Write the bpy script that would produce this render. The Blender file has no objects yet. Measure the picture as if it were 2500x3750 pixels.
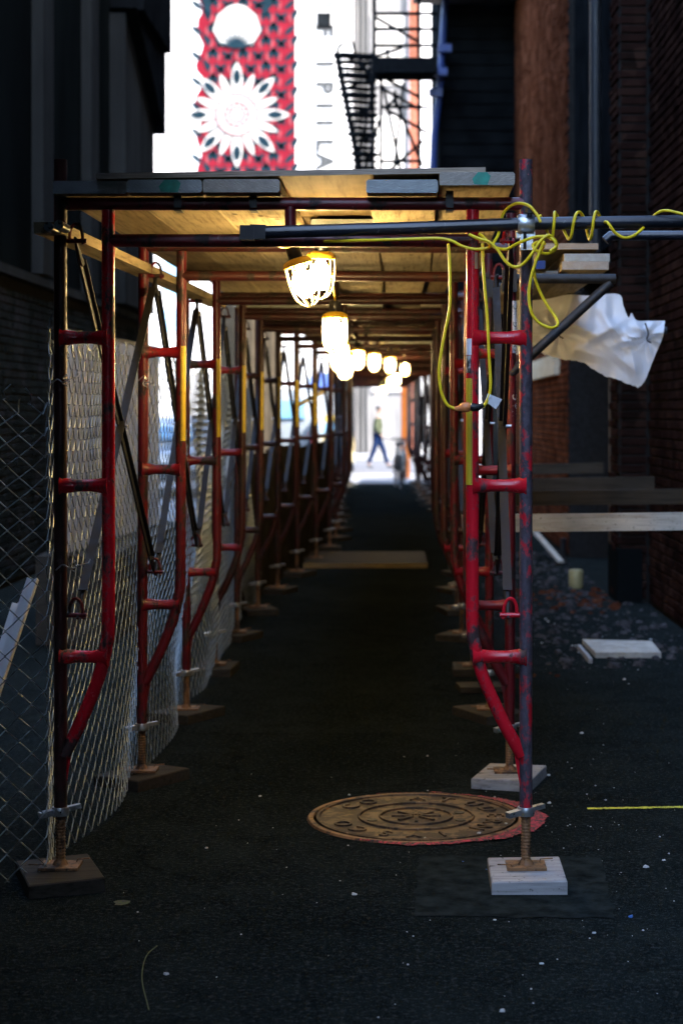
import bpy, math, random
from mathutils import Vector, Matrix, Euler, noise as mnoise
random.seed(7)
R = math.radians
scene = bpy.context.scene
COL = scene.collection

# ------------------------------------------------------------------ camera
EYE, FPX = 1.53, 6400.0            # eye height (m) and focal length in pixels of a 2500 px wide picture
cd = bpy.data.cameras.new('camera'); cam = bpy.data.objects.new('camera', cd); COL.objects.link(cam)
cam.location = (0, 0, EYE); cam.rotation_euler = (R(90), 0, 0)
cd.sensor_fit = 'HORIZONTAL'; cd.sensor_width = 24.0; cd.lens = 24.0 * FPX / 2500.0
cd.shift_x = -200 / 2500.0; cd.shift_y = -365 / 2500.0
cd.clip_start = 0.05; cd.clip_end = 500
cd.dof.use_dof = True; cd.dof.focus_distance = 5.72; cd.dof.aperture_fstop = 3.4
scene.camera = cam

# ------------------------------------------------------------------ sky, sun, exposure
SUN_EL = 42.0
sun_dir = Vector((-.74 * math.cos(R(SUN_EL)), .673 * math.cos(R(SUN_EL)), -math.sin(R(SUN_EL)))).normalized()
w = bpy.data.worlds.new('World'); scene.world = w; w.use_nodes = True
nt = w.node_tree; bgn = nt.nodes['Background']
sky = nt.nodes.new('ShaderNodeTexSky'); sky.sky_type = 'NISHITA'; sky.sun_disc = False
sky.sun_elevation = R(SUN_EL); sky.sun_rotation = math.atan2(-sun_dir.x, -sun_dir.y)
nt.links.new(sky.outputs['Color'], bgn.inputs['Color']); bgn.inputs['Strength'].default_value = 0.15
sd = bpy.data.lights.new('sun', 'SUN'); sd.energy = 2.0; sd.angle = R(0.5); sd.color = (1.0, 0.94, 0.86)
sun = bpy.data.objects.new('sun', sd); COL.objects.link(sun); sun.location = (0, -20, 40)
sun.rotation_euler = sun_dir.to_track_quat('-Z', 'Y').to_euler()
vs = scene.view_settings
vs.view_transform = 'Standard'; vs.look = 'None'; vs.gamma = 1.0; vs.use_curve_mapping = False
vs.exposure = 3.55
cy = scene.cycles
cy.use_denoising = True; cy.max_bounces = 8; cy.diffuse_bounces = 4; cy.glossy_bounces = 3
cy.transmission_bounces = 4; cy.caustics_reflective = False; cy.caustics_refractive = False
cy.sample_clamp_indirect = 4.0

# ------------------------------------------------------------------ helpers
def PX(px, Y): return (px - 1450.0) * Y / FPX
def PZ(py, Y): return EYE + (1510.0 - py) * Y / FPX
def P(px, py, Y): return Vector((PX(px, Y), Y, PZ(py, Y)))
def G(py): return EYE * FPX / (py - 1510.0)          # depth of a ground point seen on that row

def lerp_table(tab, v):
    if v <= tab[0][0]: return tab[0][1]
    for (a, fa), (b, fb) in zip(tab, tab[1:]):
        if v <= b:
            t = (v - a) / (b - a); t = t * t * (3 - 2 * t)
            return fa + (fb - fa) * t
    return tab[-1][1]
OFF = [(5.7, 0), (7.22, .045), (8.74, .045), (10.3, .03), (12, .02), (14, .05), (16, .16), (18, .28), (20, .38),
       (22, .36), (25, .26), (30, .10), (34, .02), (38, 0)]
def off(Y): return lerp_table(OFF, Y)

class MB:
    def __init__(s): s.v = []; s.f = []; s.m = []
    def add(s, vs_, fs_, mi=0):
        o = len(s.v); s.v += [tuple(v) for v in vs_]
        for f in fs_: s.f.append(tuple(i + o for i in f)); s.m.append(mi)
        return s
    def box(s, c, size, rot=None, mi=0, end=None):
        hx, hy, hz = size[0] / 2, size[1] / 2, size[2] / 2
        pts = [Vector((x, y, z)) for x in (-hx, hx) for y in (-hy, hy) for z in (-hz, hz)]
        if rot is not None:
            M = rot if isinstance(rot, Matrix) else Euler(rot).to_matrix()
            pts = [M @ p for p in pts]
        c = Vector(c); o = len(s.v); s.v += [tuple(p + c) for p in pts]
        fs = [(0, 1, 3, 2), (4, 6, 7, 5), (0, 4, 5, 1), (2, 3, 7, 6), (0, 2, 6, 4), (1, 5, 7, 3)]
        for k, f in enumerate(fs):
            s.f.append(tuple(i + o for i in f))
            s.m.append(end if (end is not None and k in (2, 3)) else mi)
        return s
    def bar(s, a, b, wd, ht, up=(0, 0, 1), mi=0):
        a, b = Vector(a), Vector(b); d = (b - a); L = d.length; d.normalize()
        u = Vector(up); x = d.cross(u)
        if x.length < 1e-5: x = d.cross(Vector((1, 0, 0)))
        x.normalize(); u = x.cross(d)
        M = Matrix((x, d, u)).transposed()
        return s.box((a + b) / 2, (wd, L, ht), M, mi)
    def tube(s, pts, r, n=10, cap=True, mi=0, closed=False):
        pts = [Vector(p) for p in pts]; N = len(pts)
        rs = r if isinstance(r, (list, tuple)) else [r] * N
        def tan(i):
            if closed: return (pts[(i + 1) % N] - pts[i - 1]).normalized()
            if i == 0: return (pts[1] - pts[0]).normalized()
            if i == N - 1: return (pts[-1] - pts[-2]).normalized()
            return ((pts[i + 1] - pts[i]).normalized() + (pts[i] - pts[i - 1]).normalized()).normalized()
        t = tan(0); ref = Vector((0, 0, 1)) if abs(t.z) < .9 else Vector((1, 0, 0))
        x = t.cross(ref).normalized(); vs_ = []; o = len(s.v)
        for i in range(N):
            t2 = tan(i)
            x = (x - t2 * x.dot(t2))
            if x.length < 1e-6: x = t2.orthogonal()
            x.normalize(); y = t2.cross(x)
            for k in range(n):
                a = 2 * math.pi * k / n
                vs_.append(pts[i] + (x * math.cos(a) + y * math.sin(a)) * rs[i])
        s.v += [tuple(v) for v in vs_]
        for i in range(N if closed else N - 1):
            j = (i + 1) % N
            for k in range(n):
                k2 = (k + 1) % n
                s.f.append((o + i * n + k, o + i * n + k2, o + j * n + k2, o + j * n + k)); s.m.append(mi)
        if cap and not closed:
            s.f.append(tuple(o + k for k in range(n))[::-1]); s.m.append(mi)
            s.f.append(tuple(o + (N - 1) * n + k for k in range(n))); s.m.append(mi)
        return s
    def lathe(s, prof, n=16, c=(0, 0, 0), M=None, mi=0):
        c = Vector(c); vs_ = []
        for (r, z) in prof:
            for k in range(n):
                a = 2 * math.pi * k / n; p = Vector((r * math.cos(a), r * math.sin(a), z))
                if M is not None: p = M @ p
                vs_.append(p + c)
        fs = []
        for i in range(len(prof) - 1):
            for k in range(n):
                k2 = (k + 1) % n
                fs.append((i * n + k, i * n + k2, (i + 1) * n + k2, (i + 1) * n + k))
        fs.append(tuple(range(n))[::-1]); fs.append(tuple((len(prof) - 1) * n + k for k in range(n)))
        return s.add(vs_, fs, mi)
    def prism(s, outline, d, mi=0):
        """outline: 3-D points of one face, d: extrusion vector"""
        n = len(outline); a = [Vector(p) for p in outline]; b = [p + Vector(d) for p in a]
        fs = [tuple(range(n)), tuple(range(2 * n - 1, n - 1, -1))]
        for i in range(n):
            j = (i + 1) % n; fs.append((i, i + n, j + n, j))
        return s.add(a + b, fs, mi)
    def mesh(s, name, mats, org=(0, 0, 0), smooth=None):
        ox, oy, oz = org
        me = bpy.data.meshes.new(name)
        me.from_pydata([(x - ox, y - oy, z - oz) for (x, y, z) in s.v], [], s.f)
        for m in (mats if isinstance(mats, (list, tuple)) else [mats]): me.materials.append(m)
        me.polygons.foreach_set('material_index', s.m)
        if smooth:
            me.polygons.foreach_set('use_smooth', [True] * len(s.f))
            me.set_sharp_from_angle(angle=R(smooth))
        me.update(); return me
    def build(s, name, mats, parent=None, smooth=None):
        org = (0, 0, 0)
        if parent is not None:
            org = world_of(parent)
        return put(name, s.mesh(name, mats, org, smooth), parent)
    def solo(s, name, mats, org, label, cat, group=None, smooth=None):
        o = put(name, s.mesh(name, mats, org, smooth), None); o.location = org
        return tag(o, label, cat, group)

def world_of(o):
    p = Vector((0, 0, 0))
    while o is not None: p += o.location; o = o.parent
    return p
def put(name, me, parent=None):
    o = bpy.data.objects.new(name, me); COL.objects.link(o)
    if parent is not None: o.parent = parent
    return o
def tag(o, label=None, cat=None, group=None, kind=None):
    if label: o['label'] = label
    if cat: o['category'] = cat
    if group: o['group'] = group
    if kind: o['kind'] = kind
    return o
def thing(name, label, cat, loc=(0, 0, 0), group=None):
    o = bpy.data.objects.new(name, None); o.empty_display_size = .05; COL.objects.link(o); o.location = loc
    return tag(o, label, cat, group)
def copy_tree(o, parent=None):
    c = o.copy(); COL.objects.link(c); c.parent = parent
    for ch in o.children: copy_tree(ch, c)
    return c
def bez(pts, sub=6):
    """Catmull-Rom through the points"""
    pts = [Vector(p) for p in pts]; out = []
    n = len(pts)
    for i in range(n - 1):
        p0 = pts[i - 1] if i else pts[0] * 2 - pts[1]
        p1, p2 = pts[i], pts[i + 1]
        p3 = pts[i + 2] if i + 2 < n else pts[-1] * 2 - pts[-2]
        for k in range(sub):
            t = k / sub
            out.append(.5 * ((2 * p1) + (p2 - p0) * t + (2 * p0 - 5 * p1 + 4 * p2 - p3) * t * t + (3 * p1 - p0 - 3 * p2 + p3) * t ** 3))
    out.append(pts[-1]); return out
def text_mesh(name, s, size, mat, extrude=0.0, bold=0.0):
    cu = bpy.data.curves.new('t', 'FONT'); cu.body = s; cu.size = size; cu.extrude = extrude
    cu.align_x = 'CENTER'; cu.align_y = 'CENTER'; cu.resolution_u = 3; cu.offset = bold
    o = bpy.data.objects.new('t', cu); COL.objects.link(o)
    dg = bpy.context.evaluated_depsgraph_get()
    me = bpy.data.meshes.new_from_object(o.evaluated_get(dg))
    bpy.data.objects.remove(o); me.name = name; me.materials.clear(); me.materials.append(mat)
    return me

# ------------------------------------------------------------------ materials
def new_mat(name):
    m = bpy.data.materials.new(name); m.use_nodes = True
    n = m.node_tree; n.nodes.clear()
    o = n.nodes.new('ShaderNodeOutputMaterial'); b = n.nodes.new('ShaderNodeBsdfPrincipled')
    n.links.new(b.outputs[0], o.inputs[0]); return m, n, b, o
def c4(c): return (c[0], c[1], c[2], 1)
def pos_node(n, scale=(1, 1, 1)):
    g = n.nodes.new('ShaderNodeNewGeometry'); mp = n.nodes.new('ShaderNodeMapping')
    mp.inputs['Scale'].default_value = scale
    n.links.new(g.outputs['Position'], mp.inputs['Vector']); return mp.outputs[0]
def noise_node(n, vec, scale, detail=6, rough=.6):
    t = n.nodes.new('ShaderNodeTexNoise'); t.inputs['Scale'].default_value = scale
    t.inputs['Detail'].default_value = detail; t.inputs['Roughness'].default_value = rough
    n.links.new(vec, t.inputs['Vector']); return t.outputs['Fac']
def ramp(n, fac, stops):
    r = n.nodes.new('ShaderNodeValToRGB'); e = r.color_ramp.elements
    while len(e) < len(stops): e.new(.5)
    for el, (p, c) in zip(e, stops): el.position = p; el.color = c4(c) if len(c) == 3 else c
    n.links.new(fac, r.inputs[0]); return r.outputs[0]
def mixc(n, fac, a, b):
    m = n.nodes.new('ShaderNodeMix'); m.data_type = 'RGBA'
    for sock, v in ((m.inputs[0], fac), (m.inputs[6], a), (m.inputs[7], b)):
        if isinstance(v, (tuple, list)): sock.default_value = c4(v)
        elif isinstance(v, (int, float)): sock.default_value = v
        else: n.links.new(v, sock)
    return m.outputs[2]
def bump(n, b, h, strength=.3, dist=.01):
    k = n.nodes.new('ShaderNodeBump'); k.inputs['Strength'].default_value = strength; k.inputs['Distance'].default_value = dist
    n.links.new(h, k.inputs['Height']); n.links.new(k.outputs[0], b.inputs['Normal'])
def M_plain(name, c, rough=.5, metal=0.0, var=.25, scale=20, stretch=(1, 1, 1), bs=.15, rvar=.15):
    """colour with grain: dark-light variation, uneven gloss and fine relief"""
    m, n, b, o = new_mat(name); v = pos_node(n, stretch); f = noise_node(n, v, scale)
    lo = tuple(x * (1 - var) for x in c); hi = tuple(min(1, x * (1 + var)) for x in c)
    n.links.new(ramp(n, f, [(.3, lo), (.7, hi)]), b.inputs['Base Color'])
    rr = ramp(n, f, [(.3, (max(.02, rough - rvar),) * 3), (.7, (min(1, rough + rvar),) * 3)])
    n.links.new(rr, b.inputs['Roughness']); b.inputs['Metallic'].default_value = metal
    if rough >= .7: b.inputs['Specular IOR Level'].default_value = 0.0
    if bs: bump(n, b, f, bs, .004)
    return m
def M_worn(name, c, chip, amount, rough=.38, scale=16, metal=0.0):
    """paint with chips knocked out of it"""
    m, n, b, o = new_mat(name); v = pos_node(n, (1, 1, .55))
    f1 = noise_node(n, v, scale, 8, .7); f2 = noise_node(n, v, 3.0, 3, .5); f3 = noise_node(n, v, 70, 4, .6)
    paint = ramp(n, f2, [(.3, tuple(x * .6 for x in c)), (.7, tuple(x * 1.2 for x in c))])
    mask = ramp(n, f1, [(1 - amount - .05, (0, 0, 0)), (1 - amount + .02, (1, 1, 1))])
    rust = ramp(n, f3, [(.35, tuple(x * .5 for x in chip)), (.75, tuple(x * 1.6 for x in chip))])
    f5 = noise_node(n, v, 42, 6, .75); scuff = ramp(n, f5, [(.63, (0, 0, 0)), (.70, (.75, .75, .75))])
    lite = tuple(min(1, .10 + x * .9 + .06) for x in c)
    n.links.new(mixc(n, scuff, mixc(n, mask, paint, rust), lite), b.inputs['Base Color'])
    n.links.new(ramp(n, mask, [(0, (rough,) * 3), (1, (.7,) * 3)]), b.inputs['Roughness'])
    b.inputs['Metallic'].default_value = metal
    bump(n, b, f1, .25, .003); return m
def M_wood(name, c, dark, rough=.75, along='y', scale=7, knots=False):
    m, n, b, o = new_mat(name)
    st = {'y': (9, .5, 9), 'x': (.5, 9, 9), 'z': (9, 9, .5)}[along]
    v = pos_node(n, st); f = noise_node(n, v, scale, 8, .65); f2 = noise_node(n, pos_node(n), 2.2, 3)
    g = ramp(n, f, [(.28, dark), (.5, c), (.75, tuple(min(1, x * 1.25) for x in c))])
    col = mixc(n, ramp(n, f2, [(.45, (0, 0, 0)), (.7, (.55, .55, .55))]), g, dark)
    if knots:
        vo = n.nodes.new('ShaderNodeTexVoronoi'); vo.inputs['Scale'].default_value = 11; vo.inputs['Randomness'].default_value = 1
        n.links.new(pos_node(n, {'y': (1, .45, 1), 'x': (.45, 1, 1), 'z': (1, 1, .45)}[along]), vo.inputs['Vector'])
        col = mixc(n, ramp(n, vo.outputs['Distance'], [(.07, (.85, .85, .85)), (.16, (0, 0, 0))]), col, tuple(x * .3 for x in dark))
        col = mixc(n, ramp(n, noise_node(n, pos_node(n), 60, 3), [(.62, (0, 0, 0)), (.70, (.7, .7, .7))]), col, tuple(x * .4 for x in dark))
    n.links.new(col, b.inputs['Base Color'])
    b.inputs['Roughness'].default_value = rough; b.inputs['Specular IOR Level'].default_value = .06; bump(n, b, f, .35, .004); return m
def M_endgrain(name, c, dark):
    m, n, b, o = new_mat(name)
    v = pos_node(n, (9, 0, 9)); wv = n.nodes.new('ShaderNodeTexWave'); wv.wave_type = 'RINGS'
    wv.rings_direction = 'Y'
    wv.inputs['Scale'].default_value = 9; wv.inputs['Distortion'].default_value = 6; wv.inputs['Detail Scale'].default_value = .6
    n.links.new(v, wv.inputs['Vector']); f = noise_node(n, pos_node(n), 35, 5)
    a = ramp(n, wv.outputs['Fac'], [(.1, dark), (.8, c)])
    n.links.new(mixc(n, ramp(n, f, [(.45, (0, 0, 0)), (.65, (1, 1, 1))]), a, tuple(x * .55 for x in c)), b.inputs['Base Color'])
    b.inputs['Roughness'].default_value = .85; bump(n, b, wv.outputs['Fac'], .3, .003); return m
def M_emit(name, c, s):
    m, n, b, o = new_mat(name); n.nodes.remove(b)
    e = n.nodes.new('ShaderNodeEmission'); e.inputs[0].default_value = c4(c); e.inputs[1].default_value = s
    n.links.new(e.outputs[0], o.inputs[0]); return m

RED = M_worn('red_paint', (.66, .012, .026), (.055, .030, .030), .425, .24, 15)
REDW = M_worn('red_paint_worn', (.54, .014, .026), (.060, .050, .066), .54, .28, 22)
REDD = M_worn('shade_red_paint', (.12, .006, .011), (.022, .014, .013), .44, .40)  # red darkened to carry shade in the colour
STEEL = M_plain('black_steel', (.012, .013, .016), .55, .1, .4, 30)
BLUEPIPE = M_worn('black_pipe_paint', (.018, .022, .034), (.10, .09, .08), .30, .28)
GALV = M_plain('galvanised_steel', (.55, .58, .60), .38, .85, .25, 60)
WIRE = M_plain('galvanised_wire', (.30, .35, .36), .42, .5, .3, 90, bs=0)
RED_SHADE = M_worn('deep_shade_red_paint', (.050, .009, .008), (.022, .013, .009), .44, .42)  # near-black red, shade painted on the left leg and deep frames
REDM = M_worn('half_shade_red_paint', (.24, .008, .016), (.04, .025, .022), .44, .35)  # red dimmed to stand in for half shade on the rungs
RUST = M_worn('rusty_iron', (.24, .12, .05), (.06, .035, .022), .45, .65)
CAST = M_worn('rusty_cast_iron', (.15, .085, .038), (.038, .024, .016), .50, .6, 9)
WOOD = M_wood('deck_timber', (.33, .26, .15), (.13, .095, .05))
WOODG = M_wood('shaded_timber', (.045, .041, .034), (.02, .018, .016), along='x')  # timber darkened in colour for pieces standing in shade
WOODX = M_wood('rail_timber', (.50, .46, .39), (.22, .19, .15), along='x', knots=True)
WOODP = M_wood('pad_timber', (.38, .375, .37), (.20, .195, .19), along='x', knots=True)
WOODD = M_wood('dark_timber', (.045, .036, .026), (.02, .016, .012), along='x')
WOODS = [WOOD, M_wood('deck_timber_dark', (.19, .14, .075), (.07, .05, .028)), M_wood('deck_timber_pale', (.40, .33, .20), (.16, .12, .07), knots=True)]
PLY = M_wood('plywood', (.26, .19, .10), (.12, .085, .045), along='y', scale=4)
PLYE = M_plain('plywood_edge', (.34, .28, .22), .8, 0, .5, 40, (.3, 1, 14))
END = M_endgrain('end_grain_grey', (.54, .58, .56), (.12, .13, .14))
ENDY = M_endgrain('end_grain_pale', (.52, .47, .40), (.17, .14, .11))
GREENP = M_plain('green_paint', (.03, .25, .18), .6, 0, .3, 30)
BLUEP = M_plain('blue_paint', (.008, .035, .17), .5, 0, .3, 30)
YCORD = M_plain('yellow_cord', (.95, .66, .015), .42, 0, .15, 40)
YCAP = M_plain('yellow_plastic', (.80, .50, .03), .4, 0, .1, 40, bs=0)
ORANGE = M_plain('orange_plug', (.75, .25, .08), .35, 0, .1, 40, bs=0)
BLACKP = M_plain('black_plastic', (.02, .02, .022), .4, 0, .2, 40, bs=0)
WHITEP = M_plain('white_label', (.78, .78, .80), .45, 0, .08, 30)
YTAPE = M_worn('yellow_tape', (.75, .55, .03), (.25, .18, .04), .36, .5, 30)
INK = M_plain('black_ink', (.012, .012, .012), .6, 0, .2, 50, bs=0)
BULB = M_emit('lit_bulb', (1.0, .70, .30), 24)
CONC = M_plain('concrete', (.36, .36, .35), .85, 0, .25, 3, bs=.2)
STONE = M_plain('stone_lintel', (.42, .36, .26), .85, 0, .3, 9, bs=.3)
MORT = M_plain('mortar', (.020, .019, .018), .95, 0, .3, 30, bs=.3)
BLACKW = M_plain('black_wall', (.006, .007, .008), .8, 0, .5, 2.5, bs=.2)  # one near-black base for walls, recess and bay
DARKW = M_plain('dark_render', (.006, .0078, .008), .85, 0, .4, 1.2, (1, 1, .25), .2)
GREYW = M_plain('grey_render', (.026, .028, .028), .85, 0, .4, 1.0, (1.5, 1.5, .3), .2)
WHITEW = M_plain('white_wall', (.55, .53, .52), .85, 0, .05, 1.5, bs=.05)
CREAMW = M_plain('cream_wall', (.42, .40, .38), .85, 0, .12, 1.2, bs=.05)
GREYF = M_plain('grey_far_wall', (.15, .145, .145), .85, 0, .35, 1.5, (3, 3, .3), .1)
REDW2 = M_plain('red_brick_far', (.20, .07, .045), .9, 0, .25, 8)
GLASS = M_plain('window_glass', (.10, .22, .34), .08, 0, .2, 2, bs=0)
DOORW = M_wood('brown_door', (.10, .065, .04), (.05, .03, .02), along='z')
LOT = M_plain('pale_concrete_lot', (.17, .17, .175), .9, 0, .15, .7)
BROWNH = M_plain('brown_hoarding', (.03, .027, .023), .8, 0, .4, 3, (1, 1, 2))
MRED = M_plain('mural_red', (.100, .007, .013), .7, 0, .15, 3, bs=.05)
MNAVY = M_plain('mural_navy', (.006, .014, .020), .7, 0, .2, 3, bs=.05)
MCREAM = M_plain('mural_cream', (.24, .23, .22), .7, 0, .05, 3, bs=.05)
MPINK = M_plain('mural_pink', (.15, .028, .034), .7, 0, .1, 3, bs=.05)

def brick_mat(name, a, bcol, c):
    m, n, b, o = new_mat(name); v = pos_node(n)
    vo = n.nodes.new('ShaderNodeTexVoronoi'); vo.inputs['Scale'].default_value = 7; n.links.new(v, vo.inputs['Vector'])
    f = noise_node(n, v, 45, 6); f2 = noise_node(n, v, 1.3, 3)
    base = ramp(n, vo.outputs['Color'], [(.1, a), (.5, bcol), (.9, c)])
    n.links.new(mixc(n, ramp(n, f2, [(.4, (0, 0, 0)), (.75, (.7, .7, .7))]), base, tuple(x * .45 for x in a)), b.inputs['Base Color'])
    b.inputs['Roughness'].default_value = .9; b.inputs['Specular IOR Level'].default_value = 0.0; bump(n, b, f, .5, .004); return m
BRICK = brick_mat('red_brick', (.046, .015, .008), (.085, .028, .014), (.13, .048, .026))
BRICKD = brick_mat('shaded_brick', (.012, .007, .0055), (.022, .010, .008), (.040, .020, .014))  # brick darkened to put shade on the near wall and pier
BRICKG = brick_mat('painted_brick', (.012, .016, .016), (.020, .025, .024), (.032, .032, .036))

def asphalt():
    m, n, b, o = new_mat('asphalt'); v = pos_node(n)
    f = noise_node(n, v, 1.1, 5); f2 = noise_node(n, v, 210, 2); f3 = noise_node(n, v, 6, 8, .75); f4 = noise_node(n, v, 55, 4, .7)
    base = ramp(n, f, [(.3, (.0052, .0084, .0082)), (.7, (.0135, .0180, .0172))])
    st = ramp(n, f3, [(.44, (0, 0, 0)), (.62, (.85, .85, .85))])
    col = mixc(n, st, base, (.0046, .0070, .0070))
    ag = ramp(n, f4, [(.52, (0, 0, 0)), (.66, (.6, .6, .6))]); col = mixc(n, ag, col, (.048, .052, .050))
    sp = ramp(n, f2, [(.60, (0, 0, 0)), (.70, (.6, .6, .6))]); col = mixc(n, sp, col, (.10, .105, .10))
    vo = n.nodes.new('ShaderNodeTexVoronoi'); vo.feature = 'DISTANCE_TO_EDGE'; vo.inputs['Scale'].default_value = .55
    wp = n.nodes.new('ShaderNodeVectorMath'); wp.operation = 'ADD'
    nn = n.nodes.new('ShaderNodeTexNoise'); nn.inputs['Scale'].default_value = 3.5; nn.inputs['Detail'].default_value = 6
    n.links.new(v, nn.inputs['Vector']); sc = n.nodes.new('ShaderNodeVectorMath'); sc.operation = 'SCALE'; sc.inputs['Scale'].default_value = .55
    n.links.new(nn.outputs['Color'], sc.inputs[0]); n.links.new(v, wp.inputs[0]); n.links.new(sc.outputs[0], wp.inputs[1]); n.links.new(wp.outputs[0], vo.inputs['Vector'])
    ck = ramp(n, vo.outputs['Distance'], [(.0, (.5, .5, .5)), (.010, (0, 0, 0))]); col = mixc(n, ck, col, (.004, .005, .005))
    n.links.new(col, b.inputs['Base Color'])
    n.links.new(ramp(n, f3, [(.35, (.55,) * 3), (.7, (.85,) * 3)]), b.inputs['Roughness'])
    b.inputs['Specular IOR Level'].default_value = 0.0; bump(n, b, f4, .6, .008); return m
ASPH = asphalt()
def plastic_sheet():
    m, n, b, o = new_mat('white_plastic_sheet')
    b.inputs['Base Color'].default_value = (.78, .80, .84, 1); b.inputs['Roughness'].default_value = .28
    t = n.nodes.new('ShaderNodeBsdfTranslucent'); t.inputs[0].default_value = (.75, .78, .82, 1)
    mx = n.nodes.new('ShaderNodeMixShader'); mx.inputs[0].default_value = .3
    n.links.new(b.outputs[0], mx.inputs[1]); n.links.new(t.outputs[0], mx.inputs[2]); n.links.new(mx.outputs[0], o.inputs[0])
    f = noise_node(n, pos_node(n), 9, 4, .5); bump(n, b, f, .2, .02); return m
SHEET = plastic_sheet()

ORD = ['nearest', 'second', 'third', 'fourth', 'fifth', 'sixth', 'seventh', 'eighth', 'ninth', 'tenth', 'eleventh', 'twelfth',
       'thirteenth', 'fourteenth', 'fifteenth', 'sixteenth', 'seventeenth', 'eighteenth', 'nineteenth', 'twentieth',
       'twenty-first', 'farthest']
NFR, Y0, DY = 22, 5.70, 1.52
FY = [Y0 + DY * i for i in range(NFR)]
XL, XR = -1.094, .423              # outer legs of the first frame
IL, IR = -.938, .249               # inner legs

# ================================================================== THE SETTING
def sheet(name, x0, x1, y0, y1, z, mat, kind='structure'):
    return tag(MB().add([(x0, y0, z), (x1, y0, z), (x1, y1, z), (x0, y1, z)], [(0, 1, 2, 3)]).build(name, mat), kind=kind)
sheet('ground', -150, 150, -60, 250, 0, ASPH)
sheet('parking_lot', -60, -1.45, 24.5, 44, .004, LOT)
sheet('pavement', -1.45, 12, 37.5, 44, .004, LOT)
sheet('road', -60, 60, 44, 56, .008, M_plain('street_asphalt', (.09, .09, .095), .9, 0, .15, 2))
pv = MB(); pv.box((0, 58, .06), (120, 4, .13)); tag(pv.build('far_pavement', LOT), kind='structure')
# an older square patch in the asphalt by the front right foot
pe = [(.05, 5.30), (.66, 5.27), (.70, 6.0), (.08, 6.04)]; pq = []
for q in range(4):
    for t in range(12):
        a_, b_ = Vector(pe[q]), Vector(pe[(q + 1) % 4]); c_ = a_.lerp(b_, t / 12); pq.append((c_.x + .02 * mnoise.noise(Vector((q, t * .7, 1))), c_.y + .03 * mnoise.noise(Vector((q, t * .7, 5))), .003))
pm = MB(); pm.add(pq, [tuple(range(48))])
tag(pm.build('asphalt_patch', M_plain('pale_asphalt', (.0165, .0210, .0204), .85, 0, .6, 14)), kind='structure')

# ------------------------------------------------------------------ added canopy, out of view, shading the left side and foreground
pb = thing('shade_canopy', 'added unseen canopy shading the alley behind the viewer', 'canopy', (-.7, -4, 3))
MB().box((-2.0, -6.0, 3.03), (2.8, 19.8, .2)).build('roof', DARKW, pb)
MB().box((-2.0, 4.66, 3.03), (2.8, 1.5, .2)).build('roof', DARKW, pb)
for y_ in (-14, -9, -4, 1):
    for x_ in (-3.3,): MB().box((x_, y_, 1.5), (.14, .14, 3.0)).build('post', DARKW, pb)
bw = thing('alley_end_building', 'dark building closing the alley behind the viewer', 'building', (0, -18, 0))
MB().box((0, -22, 3), (24, 8, 6)).build('wall', DARKW, bw)

# ------------------------------------------------------------------ brick laying
BR = MB(); BR.box((0, 0, 0), (.205, .03, .058))
def brick_mesh(mat, nm):
    mb = MB(); x, y, z, c = .1025, .017, .029, .005
    a = [(-x, y, -z), (x, y, -z), (x, y, z), (-x, y, z)]
    b_ = [(-x, -y + c, -z), (x, -y + c, -z), (x, -y + c, z), (-x, -y + c, z)]
    f_ = [(-x + c, -y, -z + c), (x - c, -y, -z + c), (x - c, -y, z - c), (-x + c, -y, z - c)]
    fs = []
    for i in range(4):
        j = (i + 1) % 4; fs += [(i, j, 4 + j, 4 + i), (4 + i, 4 + j, 8 + j, 8 + i)]
    fs.append((8, 9, 10, 11)); mb.add(a + b_ + f_, fs); return mb, mb.mesh(nm, mat)
def lay(parent, mat, org, udir, ndir, ulen, zlen, keep, single, limit=300, z0=.04, stagger=True):
    """courses of bricks on a wall face: org at its foot, udir along it, ndir out of it"""
    mb0, me = brick_mesh(mat, 'brick'); far = MB()
    org, u, nn = Vector(org), Vector(udir), Vector(ndir)
    M = Matrix((u, -nn, Vector((0, 0, 1)))).transposed()
    po = world_of(parent); cand = []
    rows = int((zlen - z0) / .072)
    for r_ in range(rows):
        sx = .1075 * (r_ % 2) if stagger else .010 + .006 * (r_ % 2); k = 0
        while True:
            uu = sx + .1025 + k * .215; k += 1
            if uu + .1025 > ulen: break
            z = z0 + r_ * .072 + .03
            if not keep(uu, z): continue
            p = org + u * uu + Vector((0, 0, z)) + nn * (random.uniform(-.004, .005))
            cand.append((0 if single(uu, z) else 1, random.random(), p))
    near = [c for c in cand if c[0] == 0]; rest = [c for c in cand if c[0] == 1]
    random.shuffle(near) if len(near) > limit else None
    for c in near[:limit]:
        o = put('brick', me, parent); o.matrix_local = Matrix.Translation(c[2] - po) @ (M @ Matrix.Rotation(random.uniform(-.012, .012), 3, 'Y')).to_4x4()
    for c in near[limit:] + rest:
        far.add([M @ Vector(v) + c[2] for v in mb0.v], mb0.f)
    if far.v: tag(far.build('far_brickwork', mat, parent), kind='stuff')

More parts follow.
